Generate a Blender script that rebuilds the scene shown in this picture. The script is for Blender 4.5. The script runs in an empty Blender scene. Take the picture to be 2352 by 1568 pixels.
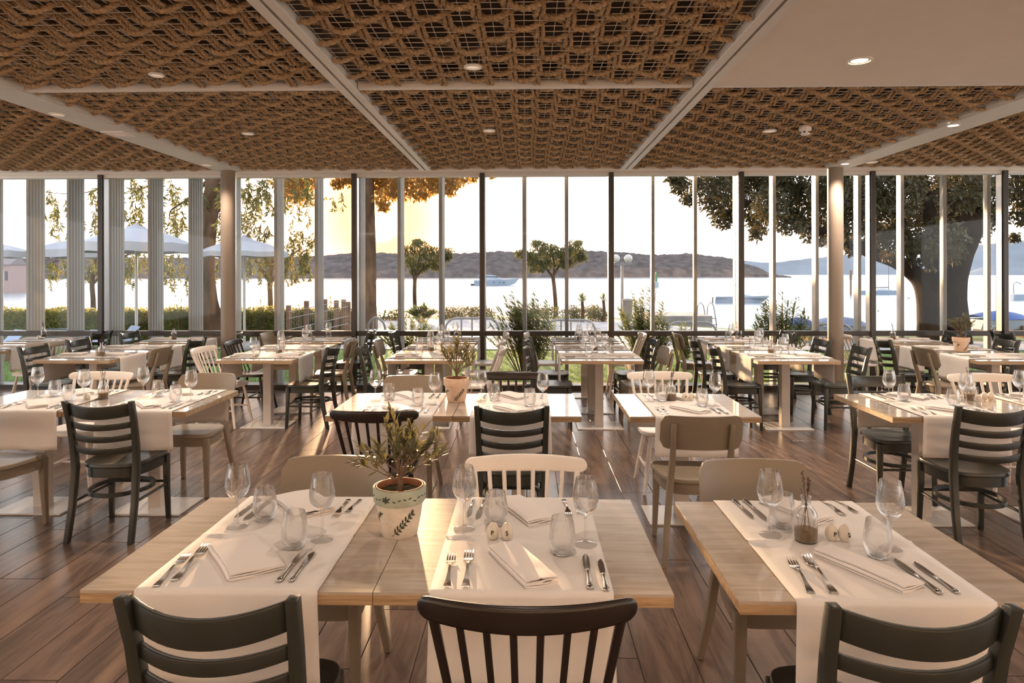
import bpy, bmesh, math, random
from math import sin, cos, pi, radians, atan, tan, sqrt
from mathutils import Vector, Matrix, noise

random.seed(7)
S = bpy.context.scene
COL = S.collection

# ------------------------------------------------------------------ camera
F = 1568.0
YAW = atan(33.0 / F)
EYE = 1.625
cam_data = bpy.data.cameras.new('camera')
cam = bpy.data.objects.new('camera', cam_data)
COL.objects.link(cam)
cam_data.sensor_width = 36.0
cam_data.lens = 24.0
cam_data.shift_y = -154.0 / 2352.0
cam_data.clip_start = 0.05
cam_data.clip_end = 9000
cam.matrix_world = (Matrix.Translation((0, 0, EYE)) @ Matrix.Rotation(YAW, 4, 'Z')
                    @ Matrix.Rotation(radians(90), 4, 'X') @ Matrix.Rotation(radians(-0.1), 4, 'Z'))
S.camera = cam


def ray(px, py):
    xc = (px - 1176.0) / F
    zc = (630.0 - py) / F
    return Vector((xc * cos(YAW) - sin(YAW), cos(YAW) + xc * sin(YAW), zc))


def atz(px, py, z):
    d = ray(px, py)
    t = (z - EYE) / d.z
    return Vector((d.x * t, d.y * t, z))


def aty(px, py, Y):
    d = ray(px, py)
    t = Y / d.y
    return Vector((d.x * t, Y, EYE + d.z * t))


def hx(px, Y):
    return aty(px, 630, Y).x


# ------------------------------------------------------------------ world, sun, lamps, exposure
SUN_AZ = atan((868 - 1209) / F)        # measured from +Y towards +X
SUN_EL = radians(4.6)
SUN_DIR = Vector((sin(SUN_AZ) * cos(SUN_EL), cos(SUN_AZ) * cos(SUN_EL), sin(SUN_EL)))
SKY = 2.1
w = bpy.data.worlds.new('evening_sky')
S.world = w
w.use_nodes = True
nt = w.node_tree
nt.nodes.clear()
out = nt.nodes.new('ShaderNodeOutputWorld')
bg = nt.nodes.new('ShaderNodeBackground')
tc = nt.nodes.new('ShaderNodeTexCoord')
sep = nt.nodes.new('ShaderNodeSeparateXYZ')
nt.links.new(tc.outputs['Generated'], sep.inputs[0])
ramp = nt.nodes.new('ShaderNodeValToRGB')
e = ramp.color_ramp.elements
e[0].position = 0.0
e[0].color = (0.80, 0.78, 0.76, 1)
e[1].position = 1.0
e[1].color = (0.42, 0.50, 0.62, 1)
for p_, c_ in ((0.02, (1.0, 0.93, 0.87, 1)), (0.22, (0.88, 0.89, 0.90, 1))):
    x_ = e.new(p_)
    x_.color = c_
nt.links.new(sep.outputs['Z'], ramp.inputs[0])
dot = nt.nodes.new('ShaderNodeVectorMath')
dot.operation = 'DOT_PRODUCT'
nt.links.new(tc.outputs['Generated'], dot.inputs[0])
dot.inputs[1].default_value = SUN_DIR


def mth(op, a, b=None):
    n = nt.nodes.new('ShaderNodeMath')
    n.operation = op
    for i, v in enumerate((a, b)):
        if v is None:
            continue
        if isinstance(v, (int, float)):
            n.inputs[i].default_value = v
        else:
            nt.links.new(v, n.inputs[i])
    return n.outputs[0]


dc = mth('MAXIMUM', dot.outputs['Value'], 0.0)
g_wide = mth('MULTIPLY', mth('POWER', dc, 14.0), 0.45)
g_core = mth('MULTIPLY', mth('POWER', dc, 5000.0), 14.0)
glow = mth('ADD', g_wide, g_core)
gc = nt.nodes.new('ShaderNodeVectorMath')
gc.operation = 'SCALE'
gc.inputs[0].default_value = (1.0, 0.50, 0.16)
nt.links.new(glow, gc.inputs['Scale'])
red = nt.nodes.new('ShaderNodeMix')          # the air reddens the light around the low sun
red.data_type = 'RGBA'
red.blend_type = 'MULTIPLY'
nt.links.new(mth('POWER', dc, 90.0), red.inputs['Factor'])
nt.links.new(ramp.outputs[0], red.inputs[6])
red.inputs[7].default_value = (1.0, 0.26, 0.05, 1)
add = nt.nodes.new('ShaderNodeVectorMath')
add.operation = 'ADD'
nt.links.new(red.outputs[2], add.inputs[0])
nt.links.new(gc.outputs[0], add.inputs[1])
nt.links.new(add.outputs[0], bg.inputs['Color'])
bg.inputs['Strength'].default_value = SKY
nt.links.new(bg.outputs[0], out.inputs[0])

sl = bpy.data.lights.new('low_sun', 'SUN')
sl.energy = 12.0
sl.color = (1.0, 0.62, 0.33)
sl.angle = radians(0.9)
so = bpy.data.objects.new('low_sun', sl)
COL.objects.link(so)
so.rotation_euler = SUN_DIR.to_track_quat('Z', 'Y').to_euler()
so.location = (-8, 30, 12)

# area lights added behind the camera to fill the room, no lamps seen there
for i, (x_, y_) in enumerate([(-4.5, -1.6), (0.0, -1.6), (4.5, -1.6)]):
    l_ = bpy.data.lights.new('added_fill_light', 'AREA')
    l_.shape = 'RECTANGLE'
    l_.size = 2.4
    l_.size_y = 1.2
    l_.energy = 24
    l_.color = (1.0, 0.80, 0.64)
    o_ = bpy.data.objects.new('added_fill_light', l_)
    COL.objects.link(o_)
    o_.location = (x_, y_, 2.88)
    o_.rotation_euler = (0, 0, 0)

vs = S.view_settings
S.display_settings.display_device = 'sRGB'
vs.view_transform = 'Standard'
vs.look = 'None'
vs.gamma = 1.0
vs.use_curve_mapping = False
vs.exposure = 0.68
cy = S.cycles
cy.max_bounces = 12
cy.diffuse_bounces = 4
cy.glossy_bounces = 4
cy.transmission_bounces = 10
cy.transparent_max_bounces = 32
cy.caustics_reflective = False
cy.caustics_refractive = False
cy.sample_clamp_indirect = 4.0
cy.use_denoising = True


# ------------------------------------------------------------------ materials
def mat(name, col, rough=0.5, metal=0.0, spec=0.5, var=0.0, scale=6.0, bump=0.0, bscale=40.0, stretch=(1, 1, 1), objrand=0.0, coat=0.0):
    m = bpy.data.materials.new(name)
    m.use_nodes = True
    n = m.node_tree
    b = n.nodes['Principled BSDF']
    b.inputs['Roughness'].default_value = rough
    b.inputs['Metallic'].default_value = metal
    b.inputs['Specular IOR Level'].default_value = spec
    b.inputs['Coat Weight'].default_value = coat
    b.inputs['Coat Roughness'].default_value = 0.12
    c4 = (col[0], col[1], col[2], 1)
    b.inputs['Base Color'].default_value = c4
    t = n.nodes.new('ShaderNodeTexCoord')
    mp = n.nodes.new('ShaderNodeMapping')
    mp.inputs['Scale'].default_value = stretch
    n.links.new(t.outputs['Object'], mp.inputs[0])
    nz = n.nodes.new('ShaderNodeTexNoise')
    nz.inputs['Scale'].default_value = scale
    nz.inputs['Detail'].default_value = 5
    n.links.new(mp.outputs[0], nz.inputs['Vector'])
    if var > 0 or objrand > 0:
        r = n.nodes.new('ShaderNodeValToRGB')
        lo = [max(0, c * (1 - var)) for c in col]
        hi = [min(1, c * (1 + var)) for c in col]
        r.color_ramp.elements[0].position = 0.3
        r.color_ramp.elements[1].position = 0.7
        r.color_ramp.elements[0].color = (*lo, 1)
        r.color_ramp.elements[1].color = (*hi, 1)
        n.links.new(nz.outputs[0], r.inputs[0])
        src = r.outputs[0]
        if objrand > 0:
            oi = n.nodes.new('ShaderNodeObjectInfo')
            mr = n.nodes.new('ShaderNodeMapRange')
            mr.inputs['To Min'].default_value = 1 - objrand
            mr.inputs['To Max'].default_value = 1 + objrand
            n.links.new(oi.outputs['Random'], mr.inputs['Value'])
            sc = n.nodes.new('ShaderNodeVectorMath')
            sc.operation = 'SCALE'
            n.links.new(src, sc.inputs[0])
            n.links.new(mr.outputs[0], sc.inputs['Scale'])
            src = sc.outputs[0]
            ad = n.nodes.new('ShaderNodeVectorMath')
            ad.operation = 'ADD'
            n.links.new(mp.outputs[0], ad.inputs[0])
            s2 = n.nodes.new('ShaderNodeVectorMath')
            s2.operation = 'SCALE'
            s2.inputs[0].default_value = (17, 23, 5)
            n.links.new(oi.outputs['Random'], s2.inputs['Scale'])
            n.links.new(s2.outputs[0], ad.inputs[1])
            n.links.new(ad.outputs[0], nz.inputs['Vector'])
        n.links.new(src, b.inputs['Base Color'])
    if bump > 0:
        nb = n.nodes.new('ShaderNodeTexNoise')
        nb.inputs['Scale'].default_value = bscale
        nb.inputs['Detail'].default_value = 3
        n.links.new(mp.outputs[0], nb.inputs['Vector'])
        bm_ = n.nodes.new('ShaderNodeBump')
        bm_.inputs['Strength'].default_value = bump
        bm_.inputs['Distance'].default_value = 0.01
        n.links.new(nb.outputs[0], bm_.inputs['Height'])
        n.links.new(bm_.outputs[0], b.inputs['Normal'])
    return m


def glass_mat(name, tint, ior=1.45, gain=1.0, base=0.0, solid=False):
    m = bpy.data.materials.new(name)
    m.use_nodes = True
    n = m.node_tree
    n.nodes.clear()
    o = n.nodes.new('ShaderNodeOutputMaterial')
    mx = n.nodes.new('ShaderNodeMixShader')
    tr = n.nodes.new('ShaderNodeBsdfTransparent')
    tr.inputs[0].default_value = (*tint, 1)
    gl = n.nodes.new('ShaderNodeBsdfGlass' if solid else 'ShaderNodeBsdfGlossy')
    gl.inputs['Roughness'].default_value = 0.0 if solid else 0.02
    fr = n.nodes.new('ShaderNodeLayerWeight')
    fr.inputs[0].default_value = 0.5
    pw = n.nodes.new('ShaderNodeMath')
    pw.operation = 'POWER'
    pw.inputs[1].default_value = ior
    n.links.new(fr.outputs['Facing'], pw.inputs[0])
    ma = n.nodes.new('ShaderNodeMath')
    ma.operation = 'MULTIPLY_ADD'
    ma.inputs[1].default_value = gain
    ma.inputs[2].default_value = base
    ma.use_clamp = True
    n.links.new(pw.outputs[0], ma.inputs[0])
    n.links.new(ma.outputs[0], mx.inputs[0])
    n.links.new(tr.outputs[0], mx.inputs[1])
    n.links.new(gl.outputs[0], mx.inputs[2])
    n.links.new(mx.outputs[0], o.inputs[0])
    return m


def leaf_mat(name, col, trans=0.45, var=0.35):
    m = mat(name, col, rough=0.45, var=var, scale=1.7)
    n = m.node_tree
    b = n.nodes['Principled BSDF']
    o = [x for x in n.nodes if x.type == 'OUTPUT_MATERIAL'][0]
    tl = n.nodes.new('ShaderNodeBsdfTranslucent')
    tl.inputs[0].default_value = (min(1, col[0] * 2.2), min(1, col[1] * 2.0), col[2] * 1.2, 1)
    mx = n.nodes.new('ShaderNodeMixShader')
    mx.inputs[0].default_value = trans
    n.links.new(b.outputs[0], mx.inputs[1])
    n.links.new(tl.outputs[0], mx.inputs[2])
    n.links.new(mx.outputs[0], o.inputs[0])
    return m


def wood_mat(name, dark, light, rough, grain=(2.2, 26, 26), objrand=0.12, spec=0.5, coat=0.0):
    """streaky wood, grain along local X"""
    m = bpy.data.materials.new(name)
    m.use_nodes = True
    n = m.node_tree
    b = n.nodes['Principled BSDF']
    b.inputs['Roughness'].default_value = rough
    b.inputs['Specular IOR Level'].default_value = spec
    b.inputs['Coat Weight'].default_value = coat
    t = n.nodes.new('ShaderNodeTexCoord')
    mp = n.nodes.new('ShaderNodeMapping')
    mp.inputs['Scale'].default_value = grain
    n.links.new(t.outputs['Object'], mp.inputs[0])
    oi = n.nodes.new('ShaderNodeObjectInfo')
    s2 = n.nodes.new('ShaderNodeVectorMath')
    s2.operation = 'SCALE'
    s2.inputs[0].default_value = (31, 17, 9)
    n.links.new(oi.outputs['Random'], s2.inputs['Scale'])
    ad = n.nodes.new('ShaderNodeVectorMath')
    ad.operation = 'ADD'
    n.links.new(mp.outputs[0], ad.inputs[0])
    n.links.new(s2.outputs[0], ad.inputs[1])
    nz = n.nodes.new('ShaderNodeTexNoise')
    nz.inputs['Scale'].default_value = 1.0
    nz.inputs['Detail'].default_value = 7
    nz.inputs['Roughness'].default_value = 0.62
    nz.inputs['Distortion'].default_value = 0.7
    n.links.new(ad.outputs[0], nz.inputs['Vector'])
    r = n.nodes.new('ShaderNodeValToRGB')
    r.color_ramp.elements[0].position = 0.34
    r.color_ramp.elements[1].position = 0.62
    r.color_ramp.elements[0].color = (*dark, 1)
    r.color_ramp.elements[1].color = (*light, 1)
    n.links.new(nz.outputs[0], r.inputs[0])
    mr = n.nodes.new('ShaderNodeMapRange')
    mr.inputs['To Min'].default_value = 1 - objrand
    mr.inputs['To Max'].default_value = 1 + objrand
    n.links.new(oi.outputs['Random'], mr.inputs['Value'])
    sc = n.nodes.new('ShaderNodeVectorMath')
    sc.operation = 'SCALE'
    n.links.new(r.outputs[0], sc.inputs[0])
    n.links.new(mr.outputs[0], sc.inputs['Scale'])
    n.links.new(sc.outputs[0], b.inputs['Base Color'])
    bp = n.nodes.new('ShaderNodeBump')
    bp.inputs['Strength'].default_value = 0.12
    bp.inputs['Distance'].default_value = 0.004
    n.links.new(nz.outputs[0], bp.inputs['Height'])
    n.links.new(bp.outputs[0], b.inputs['Normal'])
    return m


M = {}
M['floor'] = wood_mat('brown_wood_tile', (0.082, 0.052, 0.038), (0.170, 0.110, 0.080), 0.26, (1.6, 14, 14), 0.16)
M['grout'] = mat('dark_joint', (0.05, 0.035, 0.028), 0.7)
M['oak'] = wood_mat('light_oak_board', (0.43, 0.355, 0.285), (0.56, 0.485, 0.41), 0.22, (2.4, 22, 22), 0.05, coat=0.75)
M['oak_edge'] = wood_mat('oak_edge_band', (0.30, 0.19, 0.10), (0.52, 0.36, 0.21), 0.45, (3, 40, 60), 0.05)
M['post'] = mat('greige_steel', (0.62, 0.56, 0.50), 0.4, var=0.03)
M['base'] = mat('white_steel_plate', (0.74, 0.70, 0.66), 0.28, var=0.03)
M['charcoal'] = mat('charcoal_green_paint', (0.034, 0.037, 0.031), 0.32, var=0.12, scale=9)
M['taupe'] = mat('taupe_paint', (0.255, 0.205, 0.150), 0.34, var=0.06, scale=9)
M['white'] = mat('off_white_paint', (0.80, 0.73, 0.66), 0.4, var=0.03)
M['black'] = mat('dark_brown_paint', (0.022, 0.015, 0.012), 0.3, var=0.1)
M['cloth'] = mat('white_table_cloth', (0.80, 0.755, 0.715), 0.85, spec=0.2, var=0.03, scale=5, bump=0.22, bscale=900)
M['napkin'] = mat('white_napkin_cloth', (0.84, 0.78, 0.735), 0.85, spec=0.2, var=0.03, scale=5, bump=0.2, bscale=900)
M['steel'] = mat('polished_cutlery_steel', (0.62, 0.60, 0.57), 0.12, metal=1.0, var=0.05)
M['glass'] = glass_mat('clear_drinking_glass', (0.98, 0.98, 0.98), 1.15, 0.9, 0.12, True)
M['pane'] = glass_mat('window_glass', (0.96, 0.97, 0.97), 4.5, 0.7, 0.012)
M['sand'] = mat('fine_beige_sand', (0.42, 0.30, 0.19), 0.95, var=0.2, scale=90, bump=0.4, bscale=300)
M['lavender'] = mat('dried_lavender', (0.09, 0.055, 0.045), 0.8, var=0.4, scale=60)
M['egg'] = mat('cream_ceramic', (0.74, 0.66, 0.55), 0.25, var=0.04)
M['ink'] = mat('black_print', (0.015, 0.013, 0.012), 0.5, var=0.1)
M['pot'] = mat('whitewashed_terracotta', (0.74, 0.66, 0.55), 0.7, var=0.12, scale=16, bump=0.3, bscale=70)
M['pot_plain'] = mat('pale_terracotta', (0.72, 0.52, 0.38), 0.75, var=0.12, scale=14, bump=0.3, bscale=70)
M['pot_band'] = mat('sage_glaze_band', (0.42, 0.46, 0.36), 0.55, var=0.18, scale=18)
M['pot_in'] = mat('bare_terracotta', (0.34, 0.15, 0.075), 0.75, var=0.15)
M['paint_leaf'] = mat('painted_olive_green', (0.05, 0.06, 0.035), 0.6, var=0.3, scale=50)
M['soil'] = mat('mossy_soil', (0.045, 0.04, 0.015), 0.95, var=0.6, scale=60, bump=0.8, bscale=90)
M['olive_leaf'] = leaf_mat('olive_leaf', (0.105, 0.100, 0.055), 0.22)
M['olive_bark'] = mat('olive_bark', (0.20, 0.14, 0.09), 0.85, var=0.3, scale=40, bump=0.5, bscale=80)
M['rope'] = mat('jute_rope', (0.48, 0.335, 0.20), 0.9, spec=0.15, var=0.28, scale=55, bump=0.5, bscale=220, objrand=0.08)
M['wire'] = mat('white_wire', (0.72, 0.66, 0.58), 0.5, var=0.05)
M['backing'] = mat('dark_ceiling_void', (0.05, 0.032, 0.02), 0.9, var=0.2)
M['plaster'] = mat('white_plaster', (0.82, 0.75, 0.68), 0.75, var=0.02)
M['beam'] = mat('white_ceiling_trim', (0.74, 0.71, 0.67), 0.45, var=0.03)
M['column'] = mat('taupe_column_paint', (0.26, 0.205, 0.16), 0.38, var=0.04)
M['frame'] = mat('dark_bronze_frame', (0.055, 0.047, 0.042), 0.35, var=0.08)
M['frame_lit_side'] = mat('frame_side_sheen', (0.42, 0.42, 0.42), 0.3, metal=0.5, var=0.05)  # reflected light put into the paler colour of the mullion sides
M['fin'] = mat('pale_grey_louvre', (0.38, 0.37, 0.355), 0.45, var=0.05, scale=3, stretch=(1, 1, 0.2))
M['lamp_trim'] = mat('white_lamp_trim', (0.85, 0.80, 0.74), 0.4, var=0.02)
M['lamp_off'] = mat('frosted_lamp_off', (0.8, 0.72, 0.6), 0.3, var=0.02)
lm = bpy.data.materials.new('lit_lamp')
lm.use_nodes = True
b_ = lm.node_tree.nodes['Principled BSDF']
b_.inputs['Emission Color'].default_value = (1.0, 0.86, 0.66, 1)
b_.inputs['Emission Strength'].default_value = 9
M['lamp_on'] = lm
M['lamp_off_glow'] = mat('unlit_lamp_added_glow', (0.8, 0.72, 0.6), 0.3, var=0.02)  # faint glow added to diffusers of lamps that look unlit
M['lamp_off_glow'].node_tree.nodes['Principled BSDF'].inputs['Emission Color'].default_value = (1, 0.8, 0.6, 1)
M['lamp_off_glow'].node_tree.nodes['Principled BSDF'].inputs['Emission Strength'].default_value = 0.25
M['grass'] = leaf_mat('lawn_grass', (0.11, 0.19, 0.03), 0.35)
M['lawn'] = mat('lawn_ground', (0.10, 0.16, 0.035), 0.9, var=0.4, scale=3, bump=0.5, bscale=60)
M['paving'] = mat('promenade_paving', (0.40, 0.37, 0.36), 0.8, var=0.12, scale=1.4, bump=0.15, bscale=30)
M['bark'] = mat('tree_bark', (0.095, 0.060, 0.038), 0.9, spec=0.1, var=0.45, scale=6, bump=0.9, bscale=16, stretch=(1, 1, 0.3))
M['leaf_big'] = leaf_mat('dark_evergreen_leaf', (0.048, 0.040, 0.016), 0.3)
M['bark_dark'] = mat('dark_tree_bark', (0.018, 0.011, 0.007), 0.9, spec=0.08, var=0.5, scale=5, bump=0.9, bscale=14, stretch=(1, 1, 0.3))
M['leaf_gold'] = leaf_mat('autumn_leaf', (0.22, 0.13, 0.04), 0.5)
M['leaf_willow'] = leaf_mat('willow_leaf', (0.105, 0.105, 0.036), 0.4)
M['leaf_mop'] = leaf_mat('mimosa_leaf', (0.070, 0.072, 0.024), 0.38)
M['leaf_low'] = leaf_mat('low_shrub_leaf', (0.085, 0.082, 0.036), 0.4)
M['leaf_shrub'] = leaf_mat('oleander_leaf', (0.13, 0.155, 0.075), 0.4)
M['leaf_hedge'] = leaf_mat('hedge_leaf', (0.17, 0.165, 0.06), 0.5)
M['hill'] = mat('haze_tinted_wooded_hill', (0.104, 0.087, 0.083), 1.0, spec=0.0, var=0.34, scale=0.16, bump=1.0, bscale=0.12)  # aerial haze is blended into this base colour
M['far_hill'] = mat('haze_tinted_far_hill', (0.205, 0.225, 0.255), 1.0, spec=0.0, var=0.10, scale=0.01)  # blue of distance: haze of the air put into the colour
M['shore'] = mat('pale_shore_rock', (0.22, 0.19, 0.18), 1.0, spec=0.0, var=0.2, scale=0.2)
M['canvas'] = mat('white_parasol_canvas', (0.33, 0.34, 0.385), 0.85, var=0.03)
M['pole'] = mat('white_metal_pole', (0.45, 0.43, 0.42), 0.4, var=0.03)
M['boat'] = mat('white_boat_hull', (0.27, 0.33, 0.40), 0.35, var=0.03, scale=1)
M['boat_dark'] = mat('dark_boat_glass', (0.05, 0.06, 0.08), 0.3, var=0.05)
M['blue'] = mat('blue_boat_cover', (0.055, 0.12, 0.36), 0.7, var=0.12, scale=2)
M['lilac'] = mat('pale_blue_boat_cover', (0.24, 0.29, 0.42), 0.7, var=0.10, scale=2)
M['steel_rail'] = mat('galvanised_tube', (0.22, 0.21, 0.21), 0.4, metal=0.4, var=0.06)
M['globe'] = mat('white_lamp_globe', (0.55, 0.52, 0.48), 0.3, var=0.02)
M['green_buoy'] = mat('green_buoy_paint', (0.03, 0.16, 0.07), 0.5, var=0.1)
M['timber'] = mat('weathered_timber', (0.17, 0.10, 0.06), 0.85, var=0.25, scale=8)
M['house'] = mat('pink_render', (0.34, 0.24, 0.22), 0.9, var=0.06)
M['roof'] = mat('grey_roof_tile', (0.20, 0.17, 0.17), 0.9, var=0.1)
M['stone'] = mat('quay_stone', (0.26, 0.24, 0.23), 0.9, var=0.2, scale=2)
sea = mat('evening_sea', (0.16, 0.21, 0.27), 0.22, spec=0.5, var=0.05, scale=0.05, bump=1.0, bscale=0.55, stretch=(0.35, 1, 1))
[x for x in sea.node_tree.nodes if x.type == 'BUMP'][0].inputs['Distance'].default_value = 0.12
M['sea'] = sea


# ------------------------------------------------------------------ mesh helpers
class MB:
    def __init__(self):
        self.v = []
        self.f = []
        self.T = None

    def add(self, vs_, fs_):
        o = len(self.v)
        if self.T is not None:
            vs_ = [self.T @ Vector(p) for p in vs_]
        self.v.extend([tuple(p) for p in vs_])
        self.f.extend([tuple(i + o for i in f) for f in fs_])

    def box(self, c, s, rot=None):
        hx_, hy_, hz_ = s[0] / 2, s[1] / 2, s[2] / 2
        p = [Vector((sx * hx_, sy * hy_, sz * hz_)) for sz in (-1, 1) for sy in (-1, 1) for sx in (-1, 1)]
        if rot is not None:
            p = [rot @ q for q in p]
        p = [q + Vector(c) for q in p]
        self.add(p, [(0, 2, 3, 1), (4, 5, 7, 6), (0, 1, 5, 4), (2, 6, 7, 3), (0, 4, 6, 2), (1, 3, 7, 5)])

    def loft(self, rings, cap=True):
        n = len(rings[0])
        vs_ = [p for r in rings for p in r]
        fs_ = []
        for i in range(len(rings) - 1):
            for j in range(n):
                k = (j + 1) % n
                fs_.append((i * n + j, i * n + k, (i + 1) * n + k, (i + 1) * n + j))
        if cap:
            fs_.append(tuple(reversed(range(n))))
            fs_.append(tuple((len(rings) - 1) * n + j for j in range(n)))
        self.add(vs_, fs_)

    def posts(self, secs):
        """horizontal rectangles: (x, y, z, wx, wy) from bottom to top"""
        self.loft([[(x - a / 2, y - b / 2, z), (x + a / 2, y - b / 2, z), (x + a / 2, y + b / 2, z), (x - a / 2, y + b / 2, z)] for x, y, z, a, b in secs])

    def tube(self, pts, r, n=8, cap=True):
        pts = [Vector(p) for p in pts]
        rs = r if isinstance(r, (list, tuple)) else [r] * len(pts)
        rings = []
        up = Vector((0, 0, 1))
        prev = None
        for i, p in enumerate(pts):
            t = (pts[min(i + 1, len(pts) - 1)] - pts[max(i - 1, 0)]).normalized()
            if prev is None:
                a = t.cross(up)
                if a.length < 1e-3:
                    a = t.cross(Vector((1, 0, 0)))
            else:
                a = prev - t * prev.dot(t)
            a.normalize()
            prev = a
            b = t.cross(a)
            rings.append([p + (a * cos(2 * pi * k / n) + b * sin(2 * pi * k / n)) * rs[i] for k in range(n)])
        self.loft(rings, cap)

    def lathe(self, prof, n=24, c=(0, 0, 0), cap=True):
        rings = [[(c[0] + r * cos(2 * pi * k / n), c[1] + r * sin(2 * pi * k / n), c[2] + z) for k in range(n)] for r, z in prof]
        self.loft(rings, cap)

    def grid(self, fn, nu, nv):
        vs_ = [fn(i / nu, j / nv) for j in range(nv + 1) for i in range(nu + 1)]
        fs_ = [(j * (nu + 1) + i, j * (nu + 1) + i + 1, (j + 1) * (nu + 1) + i + 1, (j + 1) * (nu + 1) + i) for j in range(nv) for i in range(nu)]
        self.add(vs_, fs_)

    def leaf(self, p, d, nrm, L, W):
        """a pointed leaf of two folded quads"""
        d = d.normalized()
        s = d.cross(nrm)
        if s.length < 1e-4:
            s = d.cross(Vector((0.3, 0.9, 0.2)))
        s.normalize()
        m = s.cross(d)
        a = p + d * (L * 0.45) + s * (W / 2) + m * W * 0.12
        b = p + d * (L * 0.45) - s * (W / 2) + m * W * 0.12
        c = p + d * (L * 0.5)
        t = p + d * L
        o = len(self.v)
        self.v.extend([tuple(p), tuple(a), tuple(t), tuple(b)])
        self.f.append((o, o + 1, o + 2, o + 3))

    def mesh(self, name, m, smooth=40, bevel=0.0, segs=2):
        me = bpy.data.meshes.new(name)
        me.from_pydata(self.v, [], self.f)
        if bevel > 0:
            bm_ = bmesh.new()
            bm_.from_mesh(me)
            ed = [x for x in bm_.edges if len(x.link_faces) == 2 and x.calc_face_angle(0) > radians(42)]
            bmesh.ops.bevel(bm_, geom=ed, offset=bevel, segments=segs, profile=0.5, affect='EDGES', clamp_overlap=True)
            bm_.to_mesh(me)
            bm_.free()
        me.materials.append(m)
        if smooth:
            me.polygons.foreach_set('use_smooth', [True] * len(me.polygons))
            me.set_sharp_from_angle(angle=radians(smooth))
        me.update()
        return me

    def build(self, name, m, parent=None, smooth=40, bevel=0.0, segs=2):
        return link(name, self.mesh(name, m, smooth, bevel, segs), parent)


def link(name, data, parent=None, loc=None, rz=None):
    o = bpy.data.objects.new(name, data)
    COL.objects.link(o)
    if parent is not None:
        o.parent = parent
    if loc is not None:
        o.location = loc
    if rz is not None:
        o.rotation_euler = (0, 0, rz)
    return o


def tag(o, label, cat, group=None, kind=None):
    o['label'] = label
    o['category'] = cat
    if group:
        o['group'] = group
    if kind:
        o['kind'] = kind
    return o


def thing(name, label, cat, loc=(0, 0, 0), rz=0.0, group=None):
    o = link(name, None, None, loc, rz)
    o.empty_display_size = 0.1
    return tag(o, label, cat, group)


def struct(o):
    o['kind'] = 'structure'
    return o


def kids(o):
    return KIDS.get(o.name, [])


KIDS = {}


def proto_done(root):
    """remember the children of a first piece, for copying"""
    def walk(o):
        KIDS[o.name] = [c for c in COL.objects if c.parent is o]
        for c in KIDS[o.name]:
            walk(c)
    walk(root)
    return root


def dup(root, loc, rz, label, group=None, scale=None, name=None):
    def cp(o, par):
        c = o.copy()
        COL.objects.link(c)
        if par is not None:
            c.parent = par
        for k in KIDS.get(o.name, ()):
            cp(k, c)
        return c
    r = cp(root, None)
    r.location = loc
    r.rotation_euler = (0, 0, rz)
    if scale:
        r.scale = scale
    r['label'] = label
    if group:
        r['group'] = group
    return r


class Proto:
    """first use moves the piece itself, later uses copy it"""
    def __init__(self, root):
        self.root = proto_done(root)
        self.used = False

    def put(self, loc, rz, label, group=None, scale=None):
        if not self.used:
            self.used = True
            r = self.root
            r.location = loc
            r.rotation_euler = (0, 0, rz)
            if scale:
                r.scale = scale
            r['label'] = label
            if group:
                r['group'] = group
            return r
        s = scale or (1, 1, 1)
        return dup(self.root, loc, rz, label, group, s)
# ------------------------------------------------------------------ floor
floor_slab = MB()
floor_slab.box((0, 2.4, -0.056), (19.2, 14.8, 0.10))
fl = struct(floor_slab.build('floor', M['grout'], smooth=0))
PL, PW = 1.2, 0.235
pm = MB()
pm.box((0, 0, -0.0035), (PL - 0.004, PW - 0.004, 0.007))
plank_mesh = pm.mesh('plank', M['floor'], smooth=0, bevel=0.0012, segs=1)
rest = MB()
cells = []
for i in range(-40, 41):
    for j in range(-4, 9):
        x = (i + 0.5) * PW
        y = j * PL + 0.6 + ((i * 5) % 12) / 12.0 * PL
        if y > 9.65 - PL / 2 or y < -4.6:
            continue
        seen = abs(x) < 0.80 * (y + 0.6) + 0.15 and y > 1.35
        cells.append((0 if seen else 1, y, x))
cells.sort(key=lambda c: (c[0], c[1]))
n_single = 0
for s_, y, x in cells:
    if s_ == 0 and n_single < 300:
        o = link('plank', plank_mesh, fl, (x, y, 0), pi / 2)
        n_single += 1
    else:
        rest.box((x, y, -0.0035), (PW - 0.004, PL - 0.004, 0.007))
# cut planks that close the rows at the window
for i in range(-40, 41):
    x = (i + 0.5) * PW
    ys = [c[1] for c in cells if abs(c[2] - x) < 1e-6]
    top = max(ys) + PL / 2
    if 9.64 - top > 0.02:
        rest.box((x, (top + 9.64) / 2, -0.0035), (PW - 0.004, 9.64 - top - 0.004, 0.007))
r_ = rest.build('plank', M['floor'], fl, smooth=0)
r_['kind'] = 'stuff'

# ------------------------------------------------------------------ walls of the rest of the room (sides opened for sky light, back closed against it)
CZ = 2.914
def open_wall(name, axis, at, a0, a1, n):
    m = MB()
    L = a1 - a0
    def bx(u0, u1, z0, z1):
        c = (u0 + u1) / 2
        if axis == 'x':
            m.box((c, at, (z0 + z1) / 2), (u1 - u0, 0.2, z1 - z0))
        else:
            m.box((at, c, (z0 + z1) / 2), (0.2, u1 - u0, z1 - z0))
    bx(a0, a1, -0.05, 0.45)
    bx(a0, a1, 2.75, 3.2)
    for k in range(n + 1):
        u = a0 + L * k / n
        bx(max(a0, u - 0.2), min(a1, u + 0.2), 0.45, 2.75)
    return struct(m.build(name, M['plaster'], smooth=0))


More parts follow.
